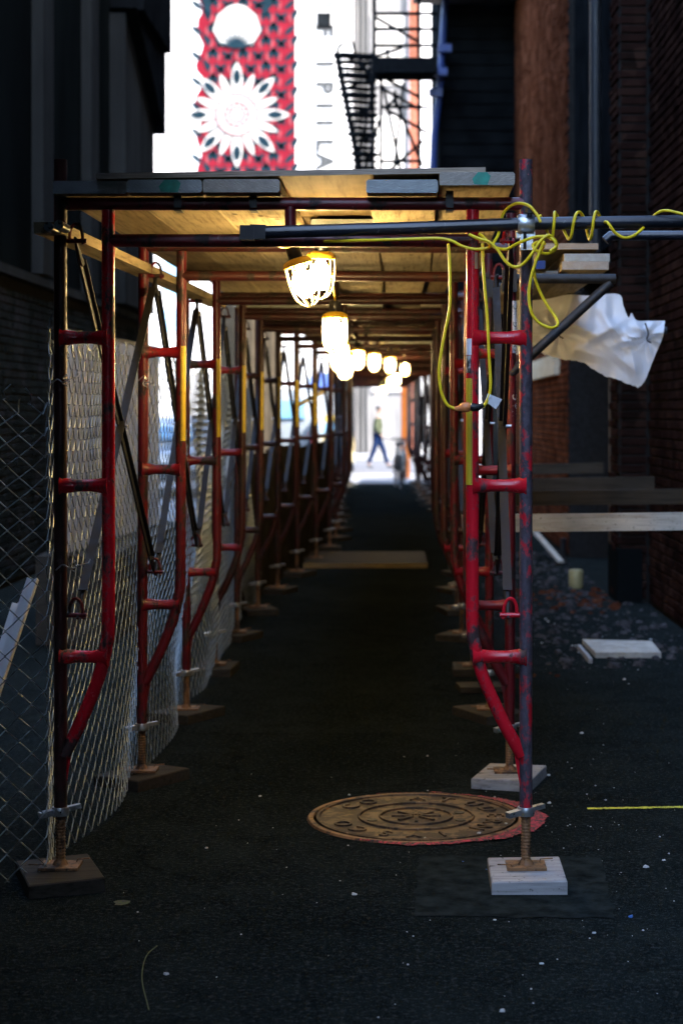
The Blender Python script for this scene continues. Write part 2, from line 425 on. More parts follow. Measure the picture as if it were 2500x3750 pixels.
# ------------------------------------------------------------------ brick building on the right
rb = thing('brick_building', 'red brick building with door recess along the right of the alley', 'building', (2.0, 14, 0))
MB().box((3.5, -1.0, 7), (2.96, 29.96, 14)).build('wall', MORT, rb)                        # near wall, face at x = 2.02
MB().box((2.40, 14.32, 7), (1.22, .60, 14)).build('pier', MORT, rb)                      # face x = 1.79, front y = 14.02
MB().box((3.2, 16.5, 7), (1.5, 3.7, 14)).build('wall', BLACKW, rb)                       # recess back
MB().box((2.92, 16.5, 8.5), (2.1, 3.66, 11)).build('upper_wall', BLACKW, rb)
MB().box((2.92, 23.2, 7), (2.2, 9.64, 14)).build('wall', MORT, rb)                       # far wall, face x = 1.82
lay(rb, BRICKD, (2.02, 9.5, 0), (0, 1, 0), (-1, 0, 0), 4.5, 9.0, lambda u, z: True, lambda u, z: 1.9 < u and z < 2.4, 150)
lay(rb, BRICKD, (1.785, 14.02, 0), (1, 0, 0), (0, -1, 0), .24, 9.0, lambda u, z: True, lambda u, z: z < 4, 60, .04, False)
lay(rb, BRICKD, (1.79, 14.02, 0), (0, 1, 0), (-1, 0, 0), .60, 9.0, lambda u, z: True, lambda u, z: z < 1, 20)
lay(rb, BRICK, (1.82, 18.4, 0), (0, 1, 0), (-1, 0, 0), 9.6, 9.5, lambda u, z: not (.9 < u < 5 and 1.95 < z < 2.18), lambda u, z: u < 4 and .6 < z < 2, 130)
MB().box((2.92, 32.8, 1.6), (2.2, 9.5, 3.2)).build('yard_wall', MORT, rb)
MB().box((1.80, 21.4, 2.065), (.10, 4.0, .23)).build('lintel', STONE, rb)
MB().box((1.87, 14.30, .22), (.20, .62, .44)).build('plinth', DARKW, rb)
dr = MB(); dr.box((2.30, 16.9, 1.2), (.06, 1.0, 2.4)); d_o = dr.build('door', DOORW, rb)
MB().tube([(2.24, 16.55, .9), (2.20, 16.55, .95), (2.20, 16.55, 1.25), (2.24, 16.55, 1.30)], .012, 6).build('handle', GALV, d_o, 40)
MB().box((2.20, 16.34, 1.3), (.14, .10, 2.6)).build('door_frame', DOORW, rb)
MB().box((2.20, 17.46, 1.3), (.14, .10, 2.6)).build('door_frame', DOORW, rb)
MB().box((2.16, 15.2, 1.3), (.10, .16, 2.6)).build('door_frame', M_plain('black_frame', (.02, .02, .02), .4, 0, .3, 20), rb)
MB().tube([(1.70, 14.9, 2.9), (1.70, 14.9, 9)], .05, 10).build('downpipe', STEEL, rb, 40)
MB().tube([(1.94, 9.9, 3.0), (1.94, 9.9, 9)], .045, 10).build('downpipe', STEEL, rb, 40)

# dark bay that hangs over the alley from the first floor
bay = thing('overhanging_bay', 'black overhanging upper storey above the right of the walkway', 'building', (1.3, 26.5, 3))
MB().box((1.75, 29.5, 7.5), (2.2, 5.8, 9)).build('wall', BLACKW, bay)
for k in range(40):
    MB().box((1.75, 26.585, 3.3 + k * .2), (2.16, .03, .15)).build('cladding_board', BLACKW, bay)
MB().box((1.4, 25.5, 7.8), (2.3, 2.0, .14)).build('platform', STEEL, bay)
for k in range(2):
    wf = MB().box((1.05 + .8 * k, 26.56, 8.4), (.5, .05, 1.2)).build('window', STEEL, bay)
    MB().box((1.05 + .8 * k, 26.53, 8.4), (.4, .02, 1.05)).build('pane', GLASS, wf)

# blue drain pipe with brackets between fire escape and bay
dp = thing('blue_pipe', 'blue painted pipe with square brackets beside the fire escape', 'pipe', P(1590, 700, 26.2))
MB().tube([P(1572, 900, 26.2), P(1590, 480, 26.2), P(1606, 360, 26.2), P(1630, 0, 26.2), P(1640, -200, 26.2)], .055, 10).build('pipe', BLUEP, dp, 40)
for (a, b_) in ((1628, 176), (1612, 262), (1594, 338)):
    MB().box(P(a, b_, 26.05), (.20, .12, .11)).build('bracket', BLUEP, dp)

# ------------------------------------------------------------------ dark building on the left
lb = thing('left_building', 'dark old building with lower painted brick wall left of the fence', 'building', (-3.6, 12, 0))
MB().box((-4.9, 3.8, 4.5), (2.9, 39.6, 9)).build('wall', DARKW, lb)
MB().box((-3.50, 13.9, 1.36), (.16, 19.56, 2.72)).build('lower_wall', MORT, lb)
lay(lb, BRICKG, (-3.42, 23.6, 0), (0, -1, 0), (1, 0, 0), 13, 2.70, lambda u, z: True, lambda u, z: 2.4 < u < 9 and z > 1.2, 260)
MB().box((-3.48, 13.9, 2.77), (.26, 19.58, .08)).build('coping', GREYW, lb)
MB().box((-3.36, 22.3, 4.6), (.20, 2.5, 3.5)).build('pilaster', GREYW, lb)
MB().box((-3.40, 19.4, 5.4), (.12, .5, 5.1)).build('pilaster', GREYW, lb)
MB().box((-3.40, 16.8, 5.6), (.12, .5, 5.5)).build('pilaster', GREYW, lb)
MB().box((-3.32, 22.4, 7.7), (.55, 2.6, 2.6)).build('cornice', BLACKW, lb)
MB().prism([(-3.12, 21.0, 6.4), (-3.12, 23.7, 5.3), (-3.12, 23.7, 6.4)], (-.36, 0, 0)).build('bracket', BLACKW, lb)
# ------------------------------------------------------------------ far buildings across the street
MY = 60.0
mbld = thing('mural_building', 'bright white building with red floral mural across the street', 'building', (-8, 64, 0))
MB().box((-13.6, 64.1, 11), (24.2, 8.2, 22)).build('wall', WHITEW, mbld)                  # x to -1.5
x0, x1, zb, zt = PX(716, MY), PX(1082, MY), PZ(900, MY), PZ(-260, MY)
mural = MB()
edge = [(x1, MY - .02, zb), (x1, MY - .02, zt)]
zz = zt
while zz > zb:                                                                            # ragged left border of the painting
    edge.append((x0 + .12 + .10 * math.sin(zz * 5) + random.uniform(-.05, .05), MY - .02, zz)); zz -= .22
edge.append((x0, MY - .02, zb))
mp = mural.prism(edge, (0, .015, 0)).build('mural', MRED, mbld)
def flat(name, pts, y, mat, parent): return MB().prism([(x, y, z) for x, z in pts], (0, .012, 0)).build(name, mat, parent)
def leaf(cx, cz, ang, ln, wd, n=7):
    a = []; 
    for i in range(n + 1):
        t = i / n; a.append((t * ln, wd * math.sin(math.pi * t) ** .75))
    a += [(x, -y) for x, y in a[-2:0:-1]]
    c, s_ = math.cos(ang), math.sin(ang)
    return [(cx + x * c - y * s_, cz + x * s_ + y * c) for x, y in a]
fx, fz = PX(868, MY), PZ(420, MY)
# leafy ground print: rows of navy and pink leaves
nv, pk_ = MB(), MB()
def flat_to(mb_, pts, y): mb_.prism([(x, y, z) for x, z in pts], (0, .006, 0))
for j in range(26):
    for i in range(7):
        cx = x0 + .34 + i * .52 + (.26 if j % 2 else 0); cz = zb + .2 + j * .44
        if cx > x1 - .22: continue
        sg = 1 if (i + j) % 2 else -1
        flat_to(nv, leaf(cx, cz, R(90 + sg * 35), .58, .105), MY - .030)
        flat_to(nv, leaf(cx + .10 * sg, cz, R(90 - sg * 48), .52, .085), MY - .037)
        flat_to(pk_, leaf(cx - .08 * sg, cz - .05, R(90 - sg * 10), .36, .05), MY - .044)
tag(nv.build('navy_print', MNAVY, mp), kind='stuff'); tag(pk_.build('pink_print', MPINK, mp), kind='stuff')
for k in range(16):
    an = 2 * math.pi * k / 16
    big = k % 2 == 0
    flat('painted_petal', leaf(fx + .5 * math.cos(an), fz + .5 * math.sin(an), an, 1.32 if big else 1.02, .20 if big else .13), MY - .07 - .004 * (k % 2), MCREAM, mp)
    if big: flat('painted_leaf', leaf(fx + 1.02 * math.cos(an), fz + 1.02 * math.sin(an), an, .58, .13), MY - .09, MNAVY, mp)
disc = [(fx + .78 * math.cos(a * math.pi / 16), fz + .78 * math.sin(a * math.pi / 16)) for a in range(32)]
flat('painted_disc', disc, MY - .10, MCREAM, mp)
ring = MB().tube([(fx + .70 * math.cos(a * math.pi / 20), MY - .105, fz + .70 * math.sin(a * math.pi / 20)) for a in range(40)], .030, 6, closed=True)
ring.build('painted_ring', MRED, mp)
ring = MB().tube([(fx + .42 * math.cos(a * math.pi / 20), MY - .105, fz + .42 * math.sin(a * math.pi / 20)) for a in range(40)], .028, 6, closed=True)
ring.build('painted_ring', MRED, mp)
for k in range(12):
    flat('painted_leaf', leaf(fx + .16 * math.cos(k * math.pi / 6), fz + .16 * math.sin(k * math.pi / 6), k * math.pi / 6, .22, .035), MY - .115, MRED, mp)
arch = [(PX(868 + dx, MY), PZ(py, MY)) for dx, py in ((0, 175), (-55, 165), (-88, 110), (-70, 55), (-30, 22), (0, 14), (30, 22), (70, 55), (88, 110), (55, 165))]
flat('painted_arch', arch, MY - .07, MCREAM, mp)
for sgn in (-1, 1):
    for k in range(4):
        flat('painted_leaf', leaf(PX(868 + sgn * 95, MY), PZ(60 - k * 40, MY), R(90 - sgn * (20 + k * 14)), .9, .12), MY - .075 - .004 * k, MNAVY, mp)
fan = [leaf(PX(868, MY), PZ(178, MY), R(90 + d), .62, .05) for d in range(-70, 71, 20)]
for k, f_ in enumerate(fan): flat('painted_leaf', f_, MY - .085 - .003 * (k % 2), MNAVY, mp)
for s_, py in (('F', 110), ('I', 232), ('P', 318), ('I', 385), ('I', 448), ('L', 528), ('A', 590), ('L', 690)):
    me = text_mesh('letter', s_, .80, INK, .01, .045); o = put('letter', me, mbld)
    o.rotation_euler = Euler((R(90), R(90), 0)); o.location = Vector((PX(1186, MY), MY - .03, PZ(py, MY))) - mbld.location
for (a, b_, c, d, m_) in ((598, 650, 955, 1080, GLASS), (598, 650, 1130, 1215, GLASS), (566, 590, 1290, 1320, GLASS), (1160, 1225, 2, 30, GLASS), (1160, 1212, 45, 98, BLACKW)):
    wn = MB().box(((PX(a, MY) + PX(b_, MY)) / 2, MY - .01, (PZ(c, MY) + PZ(d, MY)) / 2), (PX(b_, MY) - PX(a, MY) + .12, .06, PZ(c, MY) - PZ(d, MY) + .12)).build('window', CREAMW, mbld)
    MB().box(((PX(a, MY) + PX(b_, MY)) / 2, MY - .05, (PZ(c, MY) + PZ(d, MY)) / 2), (PX(b_, MY) - PX(a, MY), .02, PZ(c, MY) - PZ(d, MY))).build('pane', m_, wn)
aw = MB(); aw.prism([(-2.9, MY - .1, 2.9), (-2.9, MY - 1.1, 2.4), (-2.9, MY - .1, 2.4)], (1.6, 0, 0)); aw.build('awning', BLUEP, mbld)

fb = thing('far_townhouse', 'pale townhouse with brick edge and gridded window behind the fire escape', 'building', (.6, 62, 0))
MB().box((-.55, 65.6, 11), (1.86, 8.2, 22)).build('wall', GREYF, fb)
MB().box((3.1, 65.4, 11), (5.4, 8.2, 22)).build('wall', WHITEW, fb)
MB().box((.62, 61.26, 11), (.30, .12, 22)).build('brick_edge', REDW2, fb)
for k in range(4):
    zc = 3.5 + k * 3.6
    wn = MB().box((-.28, 61.45, zc), (1.15, .10, 2.5)).build('window', WHITEW, fb)
    for i in range(2):
        for j in range(4):
            MB().box((-.55 + .54 * i, 61.385, zc - .93 + .62 * j), (.48, .03, .55)).build('pane', M_FROST if 'M_FROST' in globals() else CREAMW, wn)
for k in range(5):
    MB().box((-1.34 + .09 * k, 61.4 - .02 * (k % 2), 11), (.05, .12, 22)).build('pilaster', GREYW if k % 2 else GREYF, fb)

# ================================================================== SCAFFOLD WALKWAY
def build_frame():
    """one walk-through frame; origin on the ground in the middle of the first frame's line"""
    r = .0213
    zb_, zh, zl = .24, 2.211, 2.091
    o = thing('scaffold_frame', 'x', 'scaffold frame', (0, Y0, 0), 'red scaffold frames of the covered walkway')
    for sgn, xo, xi in ((-1, XL, IL), (1, XR, IR)):
        mat = RED_SHADE if sgn < 0 else REDW  # left leg takes the red with shade painted in
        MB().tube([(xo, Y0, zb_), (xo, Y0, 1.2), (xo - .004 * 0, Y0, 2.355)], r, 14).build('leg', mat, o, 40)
        d = xo - xi
        zs = PZ(2380, Y0)
        pts = [(xi, Y0, zh - .02), (xi, Y0, 1.4), (xi, Y0, zs + .10), (xi + d * .04, Y0, zs + .02), (xi + d * .16, Y0, zs - .07),
               (xi + d * .36, Y0, zs - .155), (xi + d * .62, Y0, zs - .25), (xi + d * .93, Y0, zs - .345)]
        MB().tube(bez(pts, 4), r, 14).build('inner_leg', REDD if sgn < 0 else RED, o, 40) if sgn > 0 else \
            MB().tube(bez(pts, 4), r, 14).build('inner_leg', RED, o, 40)
        g = MB(); g.prism([(xi + d * .72, Y0 - .004, zs - .28), (xo - sgn * .01, Y0 - .004, zs - .30), (xo - sgn * .01, Y0 - .004, zs - .50)], (0, .008, 0))
        g.build('gusset', RED, o)
        for py in (1236, 1778, 2405):
            z = PZ(py, Y0); t = [0, .06, .16, .35, .65, .84, .94, 1]; rr = [.037, .030, .0245, .020, .020, .0245, .030, .037]
            MB().tube([(xo - d * a, Y0, z) for a in t], rr, 12).build('rung', RED, o, 50)
        for z in (2.09, .868):
            sx = -sgn
            st = MB(); st.tube([(xo, Y0, z), (xo + sx * .085, Y0, z)], .008, 8)
            h = [(xo + sx * .030, Y0, z), (xo + sx * .031, Y0, z + .03), (xo + sx * .042, Y0, z + .052), (xo + sx * .058, Y0, z + .052), (xo + sx * .070, Y0, z + .03), (xo + sx * .074, Y0, z - .012)]
            st.tube(bez(h, 3), .0055, 7); st.build('brace_lock', REDD if sgn < 0 else RED, o, 50)
        # screw jack
        j = MB(); prof = []
        zz_ = .058
        while zz_ < .40:
            prof += [(.0165, zz_), (.0165, zz_ + .004), (.0142, zz_ + .006), (.0142, zz_ + .009)]; zz_ += .0105
        jk = j.lathe(prof, 10, (xo, Y0, 0)).build('screw_jack', RUST, o)
        nb = MB(); nb.lathe([(.027, .215), (.029, .222), (.029, .238), (.027, .243)], 12, (xo, Y0, 0))
        nb.bar((xo, Y0, .232), (xo - .062, Y0 - .035, .222), .026, .018); nb.bar((xo, Y0, .232), (xo + .060, Y0 + .03, .240), .020, .014)
        nb.build('nut', GALV, jk, 30)
        pl = MB(); pl.box((xo, Y0, .051), (.128, .105, .009)); pl.lathe([(.027, .0555), (.018, .07)], 10, (xo, Y0, 0))
        pl.build('base_plate', RUST, jk)
        nl = MB().tube([(xo - .045, Y0 - .03, .05), (xo - .05, Y0 - .032, .062), (xo - .095, Y0 - .045, .066)], .0022, 5).build('nail', RUST, jk)
        nl = MB().tube([(xo + .045, Y0 + .03, .05), (xo + .05, Y0 + .032, .064), (xo + .09, Y0 + .026, .068)], .0022, 5).build('nail', RUST, jk)
    MB().tube([(XL, Y0, zh), (XR, Y0, zh)], r, 14).build('header', REDD, o, 40)
    MB().tube([(IL, Y0, zl), (IR, Y0, zl)], r, 14).build('header', REDD, o, 40)
    MB().tube([((IL + IR) / 2, Y0, zl), ((IL + IR) / 2, Y0, zh)], r * .9, 12).build('header_strut', REDD, o, 40)
    return o
fr0 = build_frame(); frames = [fr0]
for i in range(1, NFR):
    frames.append(copy_tree(fr0))
for i, f in enumerate(frames):
    f.location = (off(FY[i]), FY[i], 0)
    f.rotation_euler.z = 0 if i == 0 else random.uniform(-.012, .012)
    f.rotation_euler.y = 0 if i == 0 else random.uniform(-.004, .004)
    f['label'] = ('nearest red scaffold frame, with the yellow cord knotted on its right leg' if i == 0 else
                  'farthest red scaffold frame at the bright end of the walkway' if i == NFR - 1 else
                  '%s red scaffold frame from the front of the walkway' % ORD[i])
for i, f in enumerate(frames):             # frames further in get darker reds, the walkway's shade put into the paint
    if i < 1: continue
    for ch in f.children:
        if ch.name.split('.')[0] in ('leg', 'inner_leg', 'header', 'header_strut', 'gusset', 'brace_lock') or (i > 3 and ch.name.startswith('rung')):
            ch.material_slots[0].link = 'OBJECT'; ch.material_slots[0].material = RED_SHADE if (i > 2 or ch.name.startswith('header')) else REDD
for f in frames[1:4]:  # rungs dimmed by colour for the half shade inside
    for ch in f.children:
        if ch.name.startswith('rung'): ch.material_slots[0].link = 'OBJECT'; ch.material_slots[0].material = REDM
# stickers: measuring tape on inner legs, makers' labels on the second frame's right leg
def tape(i, px_side, z0_, z1_, name='tape_strip', mat=YTAPE, a0=-130, a1=-60, rr=.0225, x=None):
    mb = MB(); n = 6; fx_ = x
    vs_ = []
    for z in (z0_, z1_):
        for k in range(n + 1):
            a = R(a0 + (a1 - a0) * k / n); vs_.append((fx_ + rr * math.cos(a), rr * math.sin(a), z))
    mb.add(vs_, [(k, k + 1, n + 2 + k, n + 1 + k) for k in range(n)])
    o = put(name, mb.mesh(name, mat, (0, 0, 0), 60), frames[i]); return o
t0 = tape(0, 1, PZ(1775, Y0), PZ(1385, Y0), x=IR, a0=-165, a1=-95)
tk = MB()
for k in range(48):
    z = PZ(1775, Y0) + .004 + k * .0072; a = R(-97)
    tk.add([(IR + .0229 * math.cos(R(-110)), .0229 * math.sin(R(-110)), z), (IR + .0229 * math.cos(R(-97)), .0229 * math.sin(R(-97)), z + .003),
            (IR + .0229 * math.cos(R(-97)), .0229 * math.sin(R(-97)), z + .0055), (IR + .0229 * math.cos(R(-110)), .0229 * math.sin(R(-110)), z + .0022)], [(0, 1, 2, 3)])
put('tick_marks', tk.mesh('tick_marks', INK), t0)
tape(0, 1, PZ(1300, Y0), PZ(1240, Y0), 'label_strip', WHITEP, -165, -100, x=IR)
tape(0, 1, PZ(1365, Y0), PZ(1302, Y0), 'label_strip', M_worn('torn_label', (.6, .58, .55), (.02, .02, .02), .5, .6, 60), -165, -105, x=IR)
tape(0, 1, PZ(985, Y0), PZ(925, Y0), 'label_strip', M_worn('old_sticker', (.55, .36, .20), (.25, .05, .04), .4, .6, 60), -75, -40, x=IR)
for i in range(1, 8):
    tt = tape(i, -1, 1.41, 1.41 + .39, x=IL, a0=-85, a1=-25)
    if i < 4:
        tk = MB()
        for k in range(50):
            z = 1.415 + k * .0076
            tk.add([(IL + .0229 * math.cos(R(a)), .0229 * math.sin(R(a)), z + dz) for a, dz in ((-84, 0), (-70, 0), (-70, .003), (-84, .003))], [(0, 1, 2, 3)])
        put('tick_marks', tk.mesh('tick_marks', INK), tt)
# white maker's labels, lettering running up the leg
def label_up(i, z0_, z1_, text, bg, fg, size):
    s = tape(i, 1, z0_, z1_, 'maker_label', bg, -80, 10, .0228, x=XR)
    me = text_mesh('lettering', text, size, fg)
    for v in me.vertices:                      # wrap the flat text round the leg
        u, l = v.co.y, v.co.x
        a = R(-42) - u / .0232
        v.co = (XR + .0232 * math.cos(a), .0232 * math.sin(a), (z0_ + z1_) / 2 + l)
    put('lettering', me, s)
label_up(1, PZ(1292, FY[1]), PZ(1100, FY[1]), 'OLDING, INC.', WHITEP, INK, .032)
label_up(1, PZ(1545, FY[1]), PZ(1420, FY[1]), 'V A C', M_plain('dark_label', (.08, .01, .015), .5, 0, .2, 40), WHITEP, .036)
# white tape end stuck to the first right leg
tape(0, 1, PZ(1058, Y0), PZ(890, Y0), 'white_tape', WHITEP, -32, 12, .0235, x=XR)

# wooden pads under the jacks
def pad_mesh(w_, l_, h_, lit_pad):
    mb = MB(); c_ = .004; hx, hy = w_ / 2, l_ / 2; rings = []
    for z, k in ((0, 0), (h_ - c_, 0), (h_, c_)):
        rings += [(x * (hx - k) + .003 * math.sin(x + y), y * (hy - k), z + (.002 * x if z else 0)) for x, y in ((-1, -1), (1, -1), (1, 1), (-1, 1))]
    mb.add(rings, [(8, 9, 10, 11)] + [(r_ + q, r_ + (q + 1) % 4, r_ + 4 + (q + 1) % 4, r_ + 4 + q) for r_ in (0, 4) for q in range(4)])
    return mb.mesh('pad', [WOODP if lit_pad else WOODG])  # front right pads keep the lit tone, others carry painted shade
for i in range(NFR):
    for s, xo in (('left', XL), ('right', XR)):
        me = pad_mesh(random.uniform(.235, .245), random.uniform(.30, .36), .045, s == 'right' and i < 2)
        o = put('wooden_pad', me); dx = 0
        rz = 0 if (i == 0 and s == 'right') else random.uniform(-.6, .6)
        if i == 0 and s == 'left': rz = .35
        if i == 1 and s == 'right': rz = -.28
        c = Vector((xo + off(FY[i]), FY[i] - (.02 if i == 0 else 0), 0)); o.location = c; o.rotation_euler.z = rz
        tag(o, 'square timber pad under the %s foot of the %s scaffold frame' % (s, ORD[i]), 'wooden pad', 'timber pads under the frames')

# cross braces
def brace(i, s):
    xo, sx = (XL, 1) if s == 'left' else (XR, -1)
    a, b_ = FY[i], FY[i + 1]; xa, xb = xo + off(a) + sx * .050, xo + off(b_) + sx * .050
    o = thing('cross_brace', 'dark crossed brace bars between %s and %s frames on the %s side' % (ORD[i], ORD[i + 1], s), 'cross brace',
              ((xa + xb) / 2, (a + b_) / 2, .868), 'cross braces between the frames')
    for k, (za, zb2) in enumerate(((2.09, .868), (.868, 2.09))):
        p, q = Vector((xa + sx * .008 * k, a, za)), Vector((xb + sx * .008 * k, b_, zb2)); d = (q - p).normalized()
        mb = MB(); mb.bar(p + d * .10, q - d * .10, .003, .032, (0, 0, 1)); up = Vector((1, 0, 0)).cross(d).normalized()
        if up.z < 0: up = -up
        mb.bar(p + d * .10 + up * .016, q - d * .10 + up * .016, .030, .003, (0, 0, 1))
        mb.tube([p - d * .015, p + d * .02, p + d * .11], [.005, .007, .012], 6); mb.tube([q + d * .015, q - d * .02, q - d * .11], [.005, .007, .012], 6)
        mb.build('brace_bar', STEEL, o)
    m_ = Vector(((xa + xb) / 2, (a + b_) / 2, 1.479))
    MB().tube([m_ - Vector((.02, 0, 0)), m_ + Vector((.03, 0, 0))], .007, 6).build('pivot', GALV, o, 40)
for i in range(NFR - 1):
    for s in ('left', 'right'): brace(i, s)

# ------------------------------------------------------------------ deck of planks over the walkway
ZD = 2.235
edges = [(-1.105, -.866), (-.862, -.622), (-.618, -.372), (-.364, -.112), (-.096, .134), (.138, .378)]
sec_y = [5.60, 8.85, 11.9, 14.95, 18.0, 21.0, 24.05, 27.1, 30.15, 33.2, 36.2, 38.2]
for k in range(len(sec_y) - 1):
    ya, yb = sec_y[k] - (.22 if k else 0), sec_y[k + 1] + .22
    z = ZD + (.043 if k % 2 else 0)
    dk = thing('plank_deck', ('front section of the timber plank deck, end grain facing the viewer' if k == 0 else
               '%s section of the timber plank deck over the walkway' % ORD[k]), 'plank deck', (off((ya + yb) / 2) - .35, (ya + yb) / 2, z), 'plank deck sections')
    for j, (a, b_) in enumerate(edges):
        y_a = ya; tilt = 0
        if k == 0: y_a = {0: 5.63, 1: 5.60, 2: 5.59, 3: 6.75, 4: 5.60, 5: 5.57}[j]
        elif random.random() < .12: continue
        else: y_a = ya + random.uniform(-.10, .12)
        oa, ob = off(y_a), off(yb); dz = .020 if (k == 0 and j == 5) else 0
        mb = MB(); h = .042
        pts = [(a + oa, y_a, z + dz), (b_ + oa, y_a, z + dz), (b_ + ob, yb, z), (a + ob, yb, z)]
        c_ = .006
        # body with softened long edges
        prof = [(0, c_), (c_, 0), (1 - c_ * 4, 0), (1, c_), (1, h - c_), (1 - c_ * 4, h), (c_ * 4, h), (0, h - c_)]
        ring_ = []
        for (yy, oo, zz2) in ((y_a, oa, z + dz), (yb, ob, z)):
            for (u, v) in prof: ring_.append((a + oo + u * (b_ - a), yy, zz2 + v))
        n = len(prof)
        mb.add(ring_, [(q, (q + 1) % n, n + (q + 1) % n, n + q) for q in range(n)])
        mb.add(ring_, [tuple(range(n))[::-1], tuple(range(n, 2 * n))], 1)
        pk = mb.build('plank', [random.choice(WOODS), ENDY if j in (2, 5) else END], dk)
        if k == 0 and j in (1, 5):
            u0, u1 = (.45, .72) if j == 1 else (.46, .68)
            xa_, xb_ = a + u0 * (b_ - a), a + u1 * (b_ - a)
            gp = [(xa_, y_a - .0015, z + dz + .003), (xb_ - .01, y_a - .0015, z + dz + .001), (xb_, y_a - .0015, z + dz + .030), (xb_ - .012, y_a - .0015, z + dz + .0415), (xa_ + .012, y_a - .0015, z + dz + .0415), (xa_ - .006, y_a - .0015, z + dz + .02)]
            MB().prism(gp, (0, .001, 0)).build('paint_mark', GREENP, pk)
# plywood sheets lying on the planks
py_ = [5.615, 7.98, 10.42, 12.86, 15.3, 17.74, 20.18, 22.62, 25.06, 27.5, 29.94, 32.38, 34.82, 37.0]
for k in range(len(py_) - 1):
    a, b_ = py_[k], py_[k + 1] - random.uniform(.01, .05)
    z = ZD + .094 if k else ZD + .046; zr = z + (.020 if k == 0 else 0)
    xa, xb = (-.965, .287) if k == 0 else (-1.0 + random.uniform(-.05, .05), .30 + random.uniform(-.03, .05))
    mb = MB(); oa, ob = off(a), off(b_)
    vs_ = [(xa + oa, a, z), (xb + oa, a, zr), (xb + ob, b_, zr), (xa + ob, b_, z)]
    vs_ = vs_ + [(x, y, zz2 + .018) for x, y, zz2 in vs_]
    mb.add(vs_, [(3, 2, 1, 0), (4, 5, 6, 7)], 0); mb.add(vs_, [(0, 1, 5, 4), (1, 2, 6, 5), (2, 3, 7, 6), (3, 0, 4, 7)], 1)
    mb.solo('plywood_sheet', [PLY, PLYE], ((xa + xb) / 2, (a + b_) / 2, z), ('front plywood sheet, its striped edge capping the walkway roof' if k == 0 else
            '%s plywood sheet lying on the walkway planks' % ORD[k]), 'plywood sheet', 'plywood sheets on the deck')
# strap hooks round the front header
for px in (655, 930, 1645):
    x = PX(px, Y0); mb = MB()
    mb.box((x, 5.665, 2.222), (.024, .004, .055)); mb.box((x, 5.70, 2.1865), (.024, .074, .003)); mb.box((x, 5.735, 2.222), (.024, .004, .055))
    mb.solo('strap_hook', STEEL, (x, 5.70, 2.185), 'small steel strap under the front header, %s' % {655: 'leftmost of three', 930: 'left of the middle strut', 1645: 'near the right leg'}[px], 'strap', 'straps on the front header')
# ledger board along the left, lit by the lamps
mb = MB(); mb.bar((-1.12, 5.62, 2.125), (-.96, 9.4, 2.115), .09, .036); mb.solo('ledger_board', WOOD, (-1.05, 7.5, 2.1), 'long pale board running back under the left edge of the deck', 'board')
# chipped pipe stubs pointing at the viewer, top left
for px, py, nm in ((178, 830, 'outer'), (216, 822, 'inner')):
    p = P(px, py, 5.50); mb = MB(); mb.tube([p, p + Vector((0, .12, .0))], .0150, 10)
    o = mb.solo('pipe_stub', BLUEPIPE, p, '%s chipped pipe end poking out at the top left corner' % nm, 'pipe', 'pipe ends at the top left', 40)
    MB().lathe([(.0152, 0), (.0152, .003)], 10, p - Vector((0, .0035, 0)), Euler((R(-90), 0, 0)).to_matrix()).build('chipped_end', M_worn('pale_blue_chip', (.30, .42, .48), (.02, .02, .02), .45, .6, 60), o)

# ------------------------------------------------------------------ black cross pipe with clamp
pp = thing('cross_pipe', 'long black pipe clamped across the front of the walkway', 'pipe', P(1500, 832, 5.62))
MB().tube([P(925, 851, 5.62), P(1500, 834, 5.62), P(1925, 818, 5.62), P(2700, 806, 5.62)], .0205, 14).build('pipe', BLUEPIPE, pp, 40)
mb = MB(); mb.box(P(906, 853, 5.62), (.046, .05, .046), (0, R(2), 0)); mb.box(P(945, 850, 5.62), (.05, .046, .046), (0, R(2), 0)); mb.build('end_coupler', STEEL, pp)
cl = thing('pipe_clamp', 'silver clamp joining black cross pipe to the right front leg', 'clamp', P(1925, 815, 5.60))
c = P(1925, 818, 5.62)
mb = MB(); mb.tube([c + Vector((-.027, 0, 0)), c + Vector((-.02, 0, 0)), c + Vector((.02, 0, 0)), c + Vector((.027, 0, 0))], [.027, .031, .031, .027], 14)
mb.box(c + Vector((0, -.022, -.062)), (.040, .022, .05)); mb.box(c + Vector((0, .03, -.02)), (.06, .04, .05)); mb.build('saddle', GALV, cl, 40)
MB().tube([c + Vector((-.006, -.03, -.085)), c + Vector((-.006, -.03, -.03))], .006, 6).build('bolt', STEEL, cl, 40)
mb = MB(); mb.tube([c + Vector((.010, -.03, .020)), c + Vector((.010, -.026, .062))], .009, 6)
mb.lathe([(.015, .030), (.015, .046)], 6, c + Vector((.010, -.028, 0))); mb.build('bolt', STEEL, cl, 40)
mb = MB(); mb.tube([P(2215, 880, 6.3), P(2235, 862, 6.3), P(2700, 860, 6.3)], .018, 10)
mb.solo('guard_pipe', BLUEPIPE, P(2400, 860, 6.3), 'thin dark pipe behind the cross pipe at the right edge', 'pipe', None, 40)

